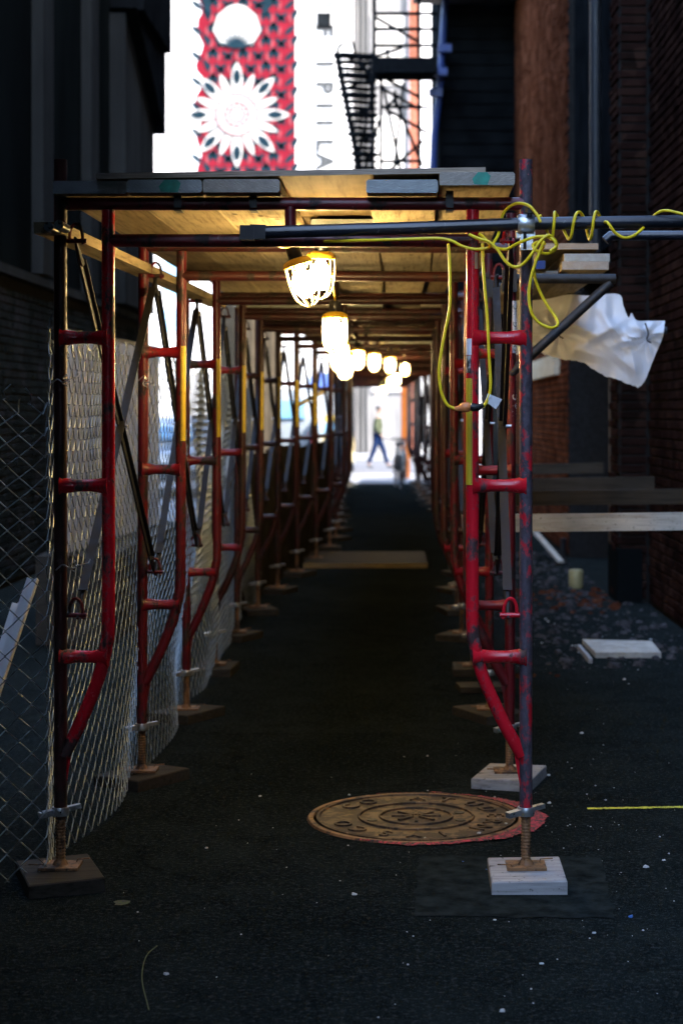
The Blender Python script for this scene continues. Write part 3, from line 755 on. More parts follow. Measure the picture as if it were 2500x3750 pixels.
# ------------------------------------------------------------------ chain-link fence
fence = thing('chain_link_fence', 'rusty galvanised chain-link fence wrapped around the left front leg', 'fence', (-1.13, 5.66, 0))
path = [(-2.3, 5.50), (-1.9, 5.56), (-1.5, 5.60), (-1.25, 5.625), (-1.135, 5.66), (-1.135, 5.76), (-1.12, 6.3), (-1.09, 7.0), (-1.065, 7.6), (-1.055, 8.6), (-1.08, 10.2), (-1.12, 12), (-1.15, 14.3)]
pp3 = bez([(x, y, 0) for x, y in path], 12)
cum = [0]
for a, b_ in zip(pp3, pp3[1:]): cum.append(cum[-1] + (b_ - a).length)
def at_s(s):
    s = max(0, min(cum[-1] - 1e-6, s)); i = 0
    lo, hi = 0, len(cum) - 1
    while hi - lo > 1:
        md = (lo + hi) // 2
        if cum[md] <= s: lo = md
        else: hi = md
    t = (s - cum[lo]) / (cum[lo + 1] - cum[lo]); d = (pp3[lo + 1] - pp3[lo]).normalized()
    return pp3[lo].lerp(pp3[lo + 1], t), Vector((-d.y, d.x, 0))
s_corner = 0
for i, p in enumerate(pp3):
    if p.y >= 5.685 and s_corner == 0: s_corner = cum[i]
p_, h_ = .0405, .0405
def fence_pt(s, z, w_):
    base, nn = at_s(s)
    inA = s < s_corner - .02
    wob = .022 * math.sin(z * 3.1 + s * 1.7) + .016 * math.sin(s * 4.3 + z * 1.3 + 1) + .05 * mnoise.noise(Vector((s * 1.3, z * 1.6, 2)))
    if inA: wob *= .6
    k = min(1, abs(s - s_corner) / .25)
    q = base + nn * (w_ + wob * k)
    ds = .010 * mnoise.noise(Vector((s * 2.2, z * 2.2, 7))) + (.03 * mnoise.noise(Vector((s * 2, z * 3, 3))) * max(0, z - 1.3) * 3 if inA else 0)
    b2, _ = at_s(s + ds); q.x += (b2 - base).x; q.y += (b2 - base).y
    zz_ = z
    if inA and z > 1.1:
        zz_ -= (z - 1.1) * .10 * (1 + mnoise.noise(Vector((s * 4, 0, 5)))) * 1.0
    return Vector((q.x, q.y, zz_ + .010 * mnoise.noise(Vector((s * 2, z * 2, 11)))))
wire = MB(); nw = int(cum[-1] / p_)
for k in range(nw):
    s0 = k * p_; inA = s0 < s_corner - .02
    yb_ = at_s(s0)[0].y
    ztop = (1.60 + .05 * mnoise.noise(Vector((s0 * 6, 1, 1))) if inA else 1.755 + .03 * mnoise.noise(Vector((s0 * 3, 1, 1))))
    nz = int((ztop - .02) / h_)
    if (nz + k) % 2: nz += 1
    pts = []
    for j in range(nz + 1):
        side = (j + k) % 2; z = .02 + j * h_
        s = s0 + p_ * side * 1.0
        dpt = .0035 if side else -.0035
        sh = .0028
        if yb_ < 9:
            pts.append(fence_pt(s + (-.006 if side else .006), z - .0062, -dpt * .2)); pts.append(fence_pt(s + (sh if side else -sh), z, dpt)); pts.append(fence_pt(s + (-.006 if side else .006), z + .0062, dpt * .8))
        else:
            pts.append(fence_pt(s + (sh if side else -sh), z, dpt))
    # twisted barb at the top
    e = pts[-1]; pts += [e + Vector((random.uniform(-.012, .012), random.uniform(-.008, .008), .022)), e + Vector((random.uniform(-.02, .02), random.uniform(-.01, .01), .045))]
    wire.tube(pts, .0021 if yb_ < 9 else .0023, 5 if yb_ < 7 else 4, False)
tag(wire.build('wire_mesh', WIRE, fence, 60), kind='stuff')
for (a, b_) in (((185, 1408), (292, 1378)), ((205, 2088), (330, 2062)), ((505, 1355 + 40), (560, 1408))):
    Yt = 5.64 if a[0] < 400 else 7.15
    q = [P(a[0], a[1], Yt), P(a[0] + 25, a[1] - 20, Yt - .02), P((a[0] + b_[0]) / 2 - 8, (a[1] + b_[1]) / 2 + 6, Yt - .03), P((a[0] + b_[0]) / 2 + 14, (a[1] + b_[1]) / 2 - 4, Yt - .03), P(b_[0] - 10, b_[1] + 2, Yt + .0), P(b_[0], b_[1] - 14, Yt + .02)]
    mb = MB(); mb.tube(bez(q, 4), .0023, 5)
    m0 = P((a[0] + b_[0]) / 2, (a[1] + b_[1]) / 2, Yt - .03)
    mb.tube([m0 + Vector((.007 * math.cos(t), .004 * math.sin(t) - .002, -.018 + .0028 * t)) for t in [x * .8 for x in range(18)]], .0021, 5)
    mb.build('tie_wire', GALV, fence, 60)

pn = thing('ribbed_screen', 'pale grey ribbed sheet panel standing behind the chain-link fence', 'screen', (-2.05, 12.4, .5))
mb = MB(); a_, b_ = Vector((-2.13, 11.3, 0)), Vector((-1.95, 14.4, 0)); nr = 60
vs_ = []
for k in range(nr + 1):
    q = a_.lerp(b_, k / nr); dx_ = .018 if k % 4 in (1, 2) else 0
    for z in (.62, 2.04): vs_.append((q.x + dx_, q.y, z))
mb.add(vs_, [(2 * k, 2 * k + 2, 2 * k + 3, 2 * k + 1) for k in range(nr)]); mb.build('ribbed_sheet', M_plain('pale_sheet', (.36, .38, .41), .6, 0, .3, 2.5), pn)
mb = MB(); mb.bar(a_ + Vector((-.03, 0, 2.05)), b_ + Vector((-.03, 0, 2.05)), .04, .05); mb.build('top_rail', STEEL, pn)
for k in range(4):
    q = a_.lerp(b_, k / 3); MB().box((q.x - .05, q.y, 1.0), (.05, .05, 2.0)).build('post', STEEL, pn)
MB().box((-2.1, 12.9, .30), (.5, 3.0, .58)).solo('timber_stack', WOODG, (-2.1, 12.3, 0), 'dark timber stack under the pale ribbed screen', 'timber stack')

# ------------------------------------------------------------------ lamps
LAMPS = [(1086, 955, 6.25, 17, -6), (1176, 928, 6.45, -3, 8), (1226, 1150, 7.4, 0, 0), (1242, 1252, 9.4, 3, 0), (1262, 1290, 10.8, 0, 0), (1310, 1277, 14, 0, 0), (1370, 1291, 15.5, 0, 0),
         (1428, 1306, 17.5, 0, 0), (1482, 1325, 20, 0, 0), (1452, 1366, 23, 0, 0), (1430, 1378, 25, 0, 0), (1405, 1412, 30, 0, 0), (1390, 1433, 33, 0, 0)]
def lamp_proto():
    o = thing('caged_lamp', 'x', 'work lamp', (0, 0, 0), 'caged work lamps strung along the walkway')
    MB().lathe([(.022, .055), (.026, .05), (.026, .012), (.020, .004)], 12).build('socket', BLACKP, o, 40)
    MB().lathe([(.018, .012), (.034, .008), (.050, .000), (.054, -.008), (.054, -.016), (.048, -.018)], 18).build('cap', YCAP, o, 40)
    cg = MB()
    for k in range(8):
        a = math.pi * 2 * k / 8; ca, sa = math.cos(a), math.sin(a)
        prof = [(.050, -.014), (.053, -.05), (.053, -.095), (.047, -.130), (.033, -.155), (.014, -.168)]
        cg.tube(bez([(r * ca, r * sa, z) for r, z in prof], 3), .0032, 6)
    for r, z in ((.053, -.085), (.014, -.168)):
        cg.tube([(r * math.cos(t * math.pi / 10), r * math.sin(t * math.pi / 10), z) for t in range(20)], .0028, 6, closed=True)
    cg.build('cage', M_plain('pale_cage', (.92, .82, .52), .4, 0, .05, 40, bs=0), o, 60)
    MB().lathe([(.014, -.016), (.017, -.03), (.030, -.048), (.041, -.080), (.039, -.108), (.024, -.130), (.004, -.137)], 16).build('bulb', BULB, o, 60)
    return o
lp = lamp_proto(); lamps = [lp] + [copy_tree(lp) for _ in LAMPS[1:]]
LL = ['nearest lit caged lamp, tilted, yellow cap, in front of its neighbour', 'lit caged lamp hanging just right of the tilted nearest one', 'upright lit caged lamp hanging alone below the front pair',
      'fourth lit lamp, directly below the upright one', 'fifth lit lamp, rounded glow below the fourth', 'sixth lit lamp, first of the row drifting right', 'seventh lit lamp in the row drifting right',
      'eighth lit lamp in the row drifting right', 'ninth lit lamp, farthest right at the turn of the string', 'tenth lit lamp, just after the string turns left', 'eleventh lit lamp on the far string',
      'twelfth lit lamp, last but one before the daylight', 'last lit lamp at the far end of the walkway']
for o, (px, py, Y, tl, ty), lab in zip(lamps, LAMPS, LL):
    o.location = P(px, py, Y); o.rotation_euler = (R(ty), R(-tl), R(random.uniform(0, 40))); o['label'] = lab
st = [P(920, 872, 5.75), P(1040, 905, 6.1)] + [lamps[0].matrix_basis @ Vector((0, 0, .06)), P(1110, 900, 6.35), lamps[1].matrix_basis @ Vector((0, 0, .06))]
for (px, py, Y, a, b_), (qx, qy, QY, c, d) in zip(LAMPS[1:], LAMPS[2:]):
    e = P(qx, qy, QY) + Vector((0, 0, .06)); s_ = st[-1]
    st += [s_.lerp(e, .5) + Vector((0, 0, .05)), e]
MB().tube(bez(st, 5), .0045, 6).solo('lamp_cable', YCORD, P(1100, 900, 6), 'yellow cable the caged lamps hang from, running down the walkway', 'cable', None, 60)

# ------------------------------------------------------------------ yellow extension cord
def cord(pts, name, label, r=.0050, Yd=5.54):
    q = [P(p[0], p[1], p[2] if len(p) > 2 else Yd) for p in pts]
    mb = MB(); mb.tube(bez(q, 6), r, 8)
    return mb.solo(name, YCORD, q[0], label, 'cord', 'yellow cords at the front right', 60)
cord([(1165, 884, 5.70), (1300, 880, 5.60), (1420, 877), (1520, 874), (1600, 872), (1650, 880), (1690, 900), (1740, 912), (1790, 905), (1812, 880, 5.58), (1826, 850, 5.62), (1832, 810, 5.66), (1850, 770, 5.66), (1890, 744, 5.62), (1935, 752, 5.58), (1965, 785, 5.56), (1978, 812, 5.55)],
     'extension_cord', 'yellow cord running under the cross pipe and arching over the clamp')
cord([(1718, 858), (1750, 872, 5.52), (1790, 885, 5.51), (1822, 915, 5.51), (1850, 955, 5.51), (1880, 976, 5.51), (1912, 968, 5.51), (1945, 930, 5.50), (1975, 885, 5.50), (2003, 862, 5.50), (2022, 868, 5.51), (2038, 892, 5.53), (2028, 918, 5.54), (2000, 928, 5.52), (1965, 918, 5.50), (1950, 898, 5.51), (1968, 886, 5.53), (1996, 893, 5.54)],
     'extension_cord', 'yellow cord sagging in a bow left of the knot on the leg')
cord([(1752, 854), (1775, 872), (1800, 900, 5.53), (1850, 912, 5.56), (1900, 888, 5.53), (1955, 868, 5.51), (2002, 866, 5.51), (2028, 880, 5.50), (2034, 902, 5.50), (2012, 920, 5.49)], 'extension_cord', 'yellow cord crossing behind the sagging bow into the knot')
cord([(1992, 882, 5.50), (1966, 945, 5.50), (1945, 1010, 5.50), (1936, 1080, 5.50), (1946, 1145, 5.50), (1975, 1182, 5.50), (2015, 1200, 5.50), (2040, 1190, 5.52), (2036, 1165, 5.54), (2005, 1120, 5.55), (1975, 1065, 5.55), (1956, 1005, 5.54), (1962, 950, 5.53), (1990, 900, 5.53)],
     'extension_cord', 'yellow cord hanging in a long loop right of the leg')
# helix round the pipe
hx = []
for k in range(40):
    t = k / 39; a = t * 2 * math.pi * 3.15 + 2.2
    c_ = P(1978 + 232 * t, 816 - 3 * t, 5.62)
    rr = .026 + .016 * (0.5 + .5 * mnoise.noise(Vector((k * .17, 2, 4)))); c_.x += .020 * mnoise.noise(Vector((k * .13, 7, 1)))
    hx.append(c_ + Vector((0, -math.cos(a) * rr, math.sin(a) * rr * (1.0 if math.sin(a) > 0 else 1.6))))
hx += [P(2222, 812, 5.56), P(2250, 850, 5.56), P(2285, 870, 5.56), P(2320, 862, 5.57), P(2350, 838, 5.60), P(2375, 810, 5.66), P(2400, 784, 5.62), P(2430, 770, 5.60), P(2480, 778, 5.58), P(2560, 800, 5.56)]
mb = MB(); mb.tube(bez(hx, 3), .0050, 8); mb.solo('extension_cord', YCORD, hx[0], 'yellow cord coiled around the cross pipe right of the clamp', 'cord', 'yellow cords at the front right', 60)
cord([(1641, 893, 5.56), (1646, 960), (1648, 1060), (1646, 1130), (1632, 1200), (1615, 1290), (1607, 1360), (1614, 1430), (1636, 1480), (1668, 1498)], 'extension_cord', 'yellow cord drooping left of the front right inner leg to the orange plug')
cord([(1766, 892, 5.57), (1768, 960), (1775, 1060), (1785, 1180), (1790, 1300), (1796, 1400), (1790, 1450), (1772, 1484), (1760, 1490)], 'extension_cord', 'yellow cord hanging right of the inner leg down to the black plug')
pg = thing('cord_connector', 'orange plug pushed into black socket at the front right inner leg', 'plug', P(1715, 1495, 5.54))
a, b_ = P(1664, 1498, 5.54), P(1722, 1488, 5.54); d = (b_ - a)
mb = MB(); mb.tube([a, a + d * .35, a + d * .5, a + d * .85, b_], [.007, .010, .016, .017, .012], 10); mb.build('plug', ORANGE, pg, 40)
mb = MB(); mb.tube([b_, b_ + (P(1735, 1492, 5.54) - b_), P(1750, 1492, 5.54), P(1770, 1482, 5.54)], [.013, .014, .012, .007], 10); mb.build('socket', BLACKP, pg, 40)
tg = MB(); r0 = [P(1785, 1440, 5.54), P(1800, 1446, 5.53), P(1838, 1462, 5.52), P(1815, 1498, 5.53), P(1788, 1478, 5.54), P(1772, 1480, 5.54)]
tg.prism(r0, (0, .0012, 0)); tg.build('paper_tag', WHITEP, pg)

# ------------------------------------------------------------------ side deck, brackets and wrapped sheet on the right
sdk = thing('side_deck', 'stacked plank ends on side brackets right of the walkway', 'plank deck', (.75, 8, 2.15))
def slab(x0_, x1_, y0_, y1_, z0_, z1_, nm, mats, parent):
    return MB().box(((x0_ + x1_) / 2, (y0_ + y1_) / 2, (z0_ + z1_) / 2), (x1_ - x0_, y1_ - y0_, z1_ - z0_), end=1).build(nm, mats, parent)
YS = 7.3
slab(PX(1990, YS), PX(2190, YS), YS, YS + 2.4, PZ(912, YS), PZ(890, YS), 'plywood', [PLY, PLYE], sdk)
slab(PX(2065, YS), PX(2232, YS), YS, YS + 3, PZ(956, YS), PZ(928, YS), 'plank', [WOOD, END], sdk)
slab(PX(2056, YS), PX(2226, YS), YS - .02, YS + 3, PZ(988, YS), PZ(958, YS), 'plank', [WOOD, ENDY], sdk)
slab(PX(1905, YS), PX(2000, YS), YS + .05, YS + 3, PZ(980, YS), PZ(950, YS), 'plank', [WOOD, BLUEP], sdk)
slab(PX(1905, YS), PX(2050, YS), YS + .10, YS + 3, PZ(1000, YS), PZ(984, YS), 'plank', [WOOD, ENDY], sdk)
for i, (ya, z1_, xe, ze, n_) in enumerate(((FY[1], 1372, 2235, 1035, 'second'), (FY[2], 1300, 2120, 1062, 'third'))):
    xo = XR + off(ya); zt_ = PZ(1020, FY[1]) if i == 0 else PZ(1050, FY[2])
    br = thing('side_bracket', 'black side bracket propped on the %s frame under the side deck' % n_, 'bracket', (xo, ya, 1.6), 'side brackets')
    xe_ = PX(xe, ya)
    MB().tube([(xo, ya, zt_), (xe_ + .02, ya, zt_)], .021, 10).build('arm', STEEL, br, 40)
    MB().tube([(xo, ya, PZ(z1_, ya)), (xe_, ya, PZ(ze, ya))], .0205, 10).build('strut', STEEL, br, 40)
    MB().box((xo, ya, zt_ - .01), (.06, .055, .09)).build('collar', STEEL, br)
# wrapped white sheet
top = [(1874, 1098), (1950, 1098), (2010, 1092), (2082, 1078), (2160, 1082), (2262, 1076), (2282, 1120), (2300, 1162), (2312, 1145), (2330, 1172), (2375, 1174), (2434, 1174)]
bot = [(1874, 1300), (1950, 1286), (1990, 1296), (2060, 1316), (2130, 1326), (2205, 1372), (2250, 1386), (2300, 1405), (2340, 1416), (2366, 1382), (2390, 1320), (2428, 1230)]
tp = bez([(a, b_, 0) for a, b_ in top], 10); bt = bez([(a, b_, 0) for a, b_ in bot], 10)
NU, NV = len(tp), 40; vs_ = []
ties = ((2046, 1222), (2368, 1238))
for i in range(NU):
    for j in range(NV + 1):
        t = j / NV; q = tp[i].lerp(bt[i], t); px, py = q.x, q.y
        dsp = 0
        for (tx, ty_) in ties:
            dx, dy = px - tx, py - ty_; rr = math.hypot(dx, dy) + 1e-3; an = math.atan2(dy, dx)
            wv = abs(((an * 3.7 / math.pi + .6 * mnoise.noise(Vector((rr * .012, an, tx)))) % 1) - .5) * 2
            dsp += (wv - .5) * .030 * math.exp(-((rr - 45) / 55) ** 2)
            dsp += .06 * math.exp(-(rr / 22) ** 2)
        cr = 0
        for (ox, oy, an_, am, wd_) in ((2120, 1200, .42, .055, 13), (2190, 1230, -.55, .05, 11), (2235, 1190, .9, .04, 10), (2150, 1290, .28, .05, 16), (2260, 1300, .75, .045, 14), (2080, 1130, 1.9, .03, 14), (2160, 1120, 1.75, .035, 12), (2215, 1130, 1.5, .03, 12), (2290, 1250, -.25, .045, 10), (2320, 1330, 1.35, .04, 14), (1930, 1240, .5, .04, 14), (1960, 1170, -.3, .03, 12)):
            d_ = abs((px - ox) * math.sin(an_) - (py - oy) * math.cos(an_)); l_ = (px - ox) * math.cos(an_) + (py - oy) * math.sin(an_)
            cr -= am * max(0, 1 - d_ / (wd_ * 2.2)) * math.exp(-(l_ / 75) ** 2)
        dsp += cr + .020 * mnoise.noise(Vector((px * .009, py * .013, 3))) - .05 * math.exp(-((py - 1190 - .05 * (px - 1900)) / 34) ** 2)
        edge_ = .03 * max(0, t - .7) / .3 * mnoise.noise(Vector((px * .02, 1, 4)))
        ex = 5 * mnoise.noise(Vector((i * .35, 8, j * .02))) if j == NV else 0
        v_ = P(px, py + ex, 8.55 + dsp + edge_); vs_.append(v_)
fs = [(i * (NV + 1) + j, (i + 1) * (NV + 1) + j, (i + 1) * (NV + 1) + j + 1, i * (NV + 1) + j + 1) for i in range(NU - 1) for j in range(NV)]
sh = MB(); sh.add(vs_, fs)
so = sh.solo('plastic_sheet', SHEET, P(2150, 1410, 8.55), 'crumpled white plastic sheet tied up below the side deck', 'plastic sheet', None, 80)
for (tx, ty_) in ties:
    mb = MB(); mb.tube(bez([P(tx - 6, ty_ - 55, 8.44), P(tx + 5, ty_ - 20, 8.46), P(tx, ty_ + 5, 8.52), P(tx + 14, ty_ + 16, 8.46)], 4), .004, 5); mb.build('tie', STEEL, so)
MB().tube([P(1860, 1205, 8.68), P(2440, 1210, 8.68)], .021, 10).solo('sheet_pipe', STEEL, P(2100, 1207, 8.68), 'dark pipe hidden behind the tied plastic sheet', 'pipe', None, 40)

# ------------------------------------------------------------------ guard rails on the right
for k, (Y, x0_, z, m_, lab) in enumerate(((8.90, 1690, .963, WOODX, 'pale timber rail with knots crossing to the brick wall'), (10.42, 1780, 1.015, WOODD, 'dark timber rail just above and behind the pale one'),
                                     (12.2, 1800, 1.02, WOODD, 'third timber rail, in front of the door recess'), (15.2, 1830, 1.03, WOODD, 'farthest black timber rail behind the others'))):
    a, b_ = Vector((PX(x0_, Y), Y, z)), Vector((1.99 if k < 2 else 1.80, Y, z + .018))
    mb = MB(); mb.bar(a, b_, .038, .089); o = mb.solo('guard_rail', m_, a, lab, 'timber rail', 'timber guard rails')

# ------------------------------------------------------------------ things lying on the ground
# manhole cover
YM, XM, RM = 6.585, .075, .375
mh = thing('manhole_cover', 'rusty round manhole cover with raised rings and letters', 'manhole cover', (XM, YM, 0))
mb = MB(); mb.lathe([(RM, -.002), (RM, .010), (RM - .012, .012), (RM - .014, .006), (.002, .006)], 64, (XM, YM, 0)); mb.build('plate', CAST, mh, 30)
mb = MB(); mb.lathe([(RM + .035, .001), (RM + .030, .008), (RM + .012, .0085), (RM + .010, .001)], 64, (XM, YM, 0)); mb.build('rim', RUST, mh, 30)
for rr in (.215, .135):
    MB().tube([(XM + rr * math.cos(t * math.pi / 32), YM + rr * math.sin(t * math.pi / 32), .008) for t in range(64)], .0055, 6, closed=True).build('ring', CAST, mh, 60)
mb = MB()
for k in range(8):
    a = k * math.pi / 4; l_ = .10
    mb.box((XM + .055 * math.cos(a), YM + .055 * math.sin(a), .009), (.075, .012, .007), (0, 0, a))
mb.build('star', CAST, mh)
for a in (200, 20, 340): MB().lathe([(.020, .004), (.020, .0085)], 14, (XM + .175 * math.cos(R(a)), YM + .175 * math.sin(R(a)), 0)).build('pick_hole', INK, mh)
for s_, a in (('C', 148), ('O', 128), ('D', 22), ('E', 2), ('R', -18), ('U', 42), ('N', -38), ('O', 205), ('C', 225), ('A', 88), ('T', 66), ('Y', 268), ('S', 248), ('I', 288)):
    me = text_mesh('letter', s_, .095, CAST, .003); o = put('letter', me, mh)
    o.location = (.295 * math.cos(R(a)), .295 * math.sin(R(a)), .009); o.rotation_euler.z = R(a - 90)
# red spray ring round its right half
vs_, fs = [], []; NS = 220
for k in range(NS + 1):
    a = R(112 - 232 * k / NS); nz = mnoise.noise(Vector((k * .11, 0, 0))); nf = mnoise.noise(Vector((k * .9, 3, 0)))
    w_ = max(.003, (.030 * math.sin(math.pi * k / NS) ** .5 + .075 * max(0, math.cos(a * 1.15) - .35) + .014 * nz + .012 * nf))
    r1 = RM + .034 + .010 * nz + .006 * mnoise.noise(Vector((k * 1.3, 9, 0)))
    vs_ += [(XM + r1 * math.cos(a), YM + r1 * math.sin(a), .0095), (XM + (r1 + w_) * math.cos(a), YM + (r1 + w_) * math.sin(a), .0060)]
for k in range(NS): fs.append((2 * k, 2 * k + 1, 2 * k + 3, 2 * k + 2))
def spray(name, c, thr=.46):
    m, n, b, o = new_mat(name); v = pos_node(n); f = noise_node(n, v, 70, 6, .8)
    n.links.new(ramp(n, f, [(thr - .08, (.03, .035, .035)), (thr + .06, c)]), b.inputs['Base Color']); b.inputs['Roughness'].default_value = .8; return m
mb = MB(); mb.add(vs_, fs); tag(mb.build('spray_ring', spray('red_spray', (.75, .05, .10), .54)), kind='structure')
mb = MB(); n = 60
a_, b2 = Vector((PX(2150, G(2966)), G(2966), .0045)), Vector((1.35, G(2956), .0045))
mb.add([a_ + (b2 - a_) * (k / n) + Vector((0, max(.003, .013 + .008 * mnoise.noise(Vector((k * .25, 0, 2 + sg))) + .007 * mnoise.noise(Vector((k * .9, 0, 5 + sg)))) * sg, 0)) for k in range(n + 1) for sg in (-1, 1)], [(2 * k, 2 * k + 2, 2 * k + 3, 2 * k + 1) for k in range(n)])
tag(mb.build('spray_line', spray('yellow_spray', (.75, .74, .06), .47)), kind='structure')
mb = MB(); mb.add([(PX(440, G(3320)) + .026 * math.cos(t * .7) * (1 + .4 * math.sin(t * 2.3)), G(3312) + .03 * math.sin(t * .7), .0045) for t in range(9)], [tuple(range(9))]); tag(mb.build('spray_spot', spray('green_spray', (.06, .10, .02), .55)), kind='structure')
# slab, board strip
Yq = 11.1
mb = MB(); pts = [P(2130, 2362, 1)] and [(PX(2132, 11.49), 11.49, .03), (PX(2385, 11.40), 11.40, .03), (PX(2420, 10.85), 10.85, .03), (PX(2180, 10.85), 10.85, .03)]
mb.prism([(x, y, .004) for x, y, z in pts], (0, 0, .034)); mb.solo('stone_slab', M_plain('pale_slab', (.42, .40, .35), .8, 0, .25, 14), (1.4, 11.1, 0), 'pale square slab lying among the rubble by the brick wall', 'slab')
mb = MB(); mb.bar((PX(2122, 11.2), 11.25, .02), (PX(2163, 10.6), 10.62, .02), .022, .03); mb.solo('wood_strip', WOODP, (1.2, 10.9, 0), 'short pale strip of wood left of the slab', 'wood strip')
mb = MB(); mb.box((PX(1730, 8.9) + .1, 9.6, .02), (.30, .20, .03), (0, 0, .1)); mb.solo('wood_offcut', WOODG, (.6, 9.6, 0), 'pale timber offcut lying behind the right front legs', 'wood offcut')
# plywood ramp sheet across the path
mb = MB(); mb.box((-.30, 17.9, .024), (1.22, 1.5, .044), end=1); mb.solo('floor_board', [M_wood('dark_top_board', (.026, .021, .013), (.012, .010, .007), along='x'), WOOD], (-.30, 18.3, 0), 'wide board laid across the walkway floor, its front edge coloured lighter as if lit', 'floor board')  # paler edge timber paints in the light on the front edge
# can, stub post, rubble
mb = MB(); mb.lathe([(.06, 0), (.062, .01), (.062, .15), (.055, .16), (.03, .165)], 16, (PX(2108, 15.2), 15.2, 0)); mb.solo('paint_can', M_plain('dull_yellow_tin', (.30, .26, .12), .5, .2, .2, 20), (PX(2108, 15.2), 15.2, 0), 'small yellowish can standing on rubble by the brick wall', 'can', None, 40)
mb = MB(); mb.lathe([(.03, 0), (.03, .24), (.033, .245), (.033, .26)], 12, (PX(2062, 17.6), 17.6, 0)); mb.solo('pipe_post', STEEL, (PX(2062, 17.6), 17.6, 0), 'short black standpipe near the brick wall', 'post', None, 40)
mb = MB(); mb.bar((PX(1960, 18), 18.4, .30), (PX(2050, 17.4), 17.3, .05), .06, .02); mb.solo('leaning_board', WOODX, (1.5, 17.8, 0), 'short board leaning behind the black standpipe', 'board')
rub = MB()
def chip(mb, x, y, s, z0_=0, flat_=.5):
    a = random.uniform(0, 6.28); pts = []
    n = random.choice((4, 5)); base = []
    for k in range(n):
        t = a + k * 2 * math.pi / n + random.uniform(-.3, .3); base.append(Vector((x + s * math.cos(t) * random.uniform(.6, 1), y + s * math.sin(t) * random.uniform(.6, 1), z0_)))
    topc = [b + (Vector((x, y, z0_)) - b) * .3 + Vector((0, 0, s * flat_ * random.uniform(.5, 1.2))) for b in base]
    mb.add(base + topc, [tuple(range(n, 2 * n))] + [(k, (k + 1) % n, n + (k + 1) % n, n + k) for k in range(n)])
for k in range(900):
    y = random.uniform(10.4, 19); x = random.uniform(.75, 1.78) if y > 14 else random.uniform(.6 + (14 - y) * .06, 1.98)
    if random.random() < .5: x = 1.3 + (x - 1.3) * .7
    chip(rub, x, y, random.choice((.01, .012, .018, .03, .05)) * random.uniform(.6, 1.2))
tag(rub.build('rubble', M_plain('rubble', (.05, .048, .05), .9, 0, .8, 25)), 'loose rubble and crumbs on the ground along the brick wall', None, None, 'stuff')
rb2 = MB()
for k in range(60): chip(rb2, random.uniform(1.0, 1.75), random.gauss(14.3, .5), random.uniform(.02, .06))
for k in range(26): chip(rb2, random.uniform(.62, .95), random.gauss(10.15, .04), random.uniform(.01, .03))
tag(rb2.build('brick_rubble', BRICK), 'orange brick fragments on the ground near the can', None, None, 'stuff')
wc = MB()
for k in range(300):
    if k < 150: x, y = random.gauss(.72, .38), random.gauss(6.2, 1.0)
    elif k < 220: x, y = random.uniform(-.9, .9), random.uniform(4.3, 8)
    else: x, y = random.gauss(1.2, .3), random.gauss(11.5, 1.2)
    if abs(x - XM) < .1 and abs(y - YM) < .1: continue
    chip(wc, x, y, random.choice((.0015, .002, .002, .003, .003, .004, .005, .010)) * random.uniform(.6, 1.3), .011 if math.hypot(x - XM, y - YM) < RM else 0, .5)
tag(wc.build('paint_chips', M_plain('white_chip', (.55, .56, .55), .7, 0, .15, 40)), 'white paint flakes scattered over the dark asphalt', None, None, 'stuff')
bc = MB()
for k in range(7): chip(bc, random.gauss(.6, .4), random.gauss(5.6, .5), random.uniform(.005, .012))
tag(bc.build('blue_chips', M_plain('blue_chip', (.05, .16, .45), .6, 0, .2, 40)), 'small blue flakes scattered near the front right pad', None, None, 'stuff')
mb = MB(); mb.tube(bez([(PX(575, G(3475)), G(3475), .008), (PX(535, G(3520)), G(3520), .012), (PX(520, G(3600)), G(3600), .010), (PX(545, G(3708)), G(3708), .006)], 6), .0013, 5)
mb.solo('dry_stem', M_plain('straw', (.15, .16, .08), .8, 0, .2, 30), (PX(535, G(3520)), G(3520), 0), 'thin dry stem lying on the asphalt in front', 'plant stem')
# leaning metal channels behind the front fence
for k, (a, b_, wd) in enumerate(((P(118, 2120, 6.1), P(-30, 2560, 5.95), .036), (P(58, 2210, 6.25), P(-40, 2520, 6.15), .026))):
    mb = MB(); d = b_ - a; e = b_ + d * (b_.z - .0) / max(.001, a.z - b_.z)
    mb.bar(a, e, wd, .010, (0, -1, .4)); mb.bar(a + Vector((wd / 2, .0, .0)), e + Vector((wd / 2, 0, 0)), .006, .03, (0, -1, .4))
    mb.solo('metal_channel', M_plain('white_aluminium', (.90, .93, .97), .45, 0, .05, 20), e, 'wider pale metal channel leaning behind the front fence' if k == 0 else 'narrow pale metal channel left of the wider one', 'metal channel', 'metal channels behind the fence')

# ------------------------------------------------------------------ low hoarding down the left side
yy = 12.6; k = 0
while yy < 37:
    L = 1.22; c_ = yy + L / 2
    a, b_ = Vector((-1.22 + off(yy), yy + .01, .60)), Vector((-1.22 + off(yy + L), yy + L - .01, .60 + random.uniform(-.02, .02)))
    mb = MB(); mb.bar(a, b_, .02, 1.18 + random.uniform(-.06, .06)); mb.solo('hoarding_panel', BROWNH, (a.x, c_, 0), '%s low brown hoarding panel along the left of the walkway' % ORD[k], 'hoarding panel', 'low hoarding panels')
    yy += L; k += 1
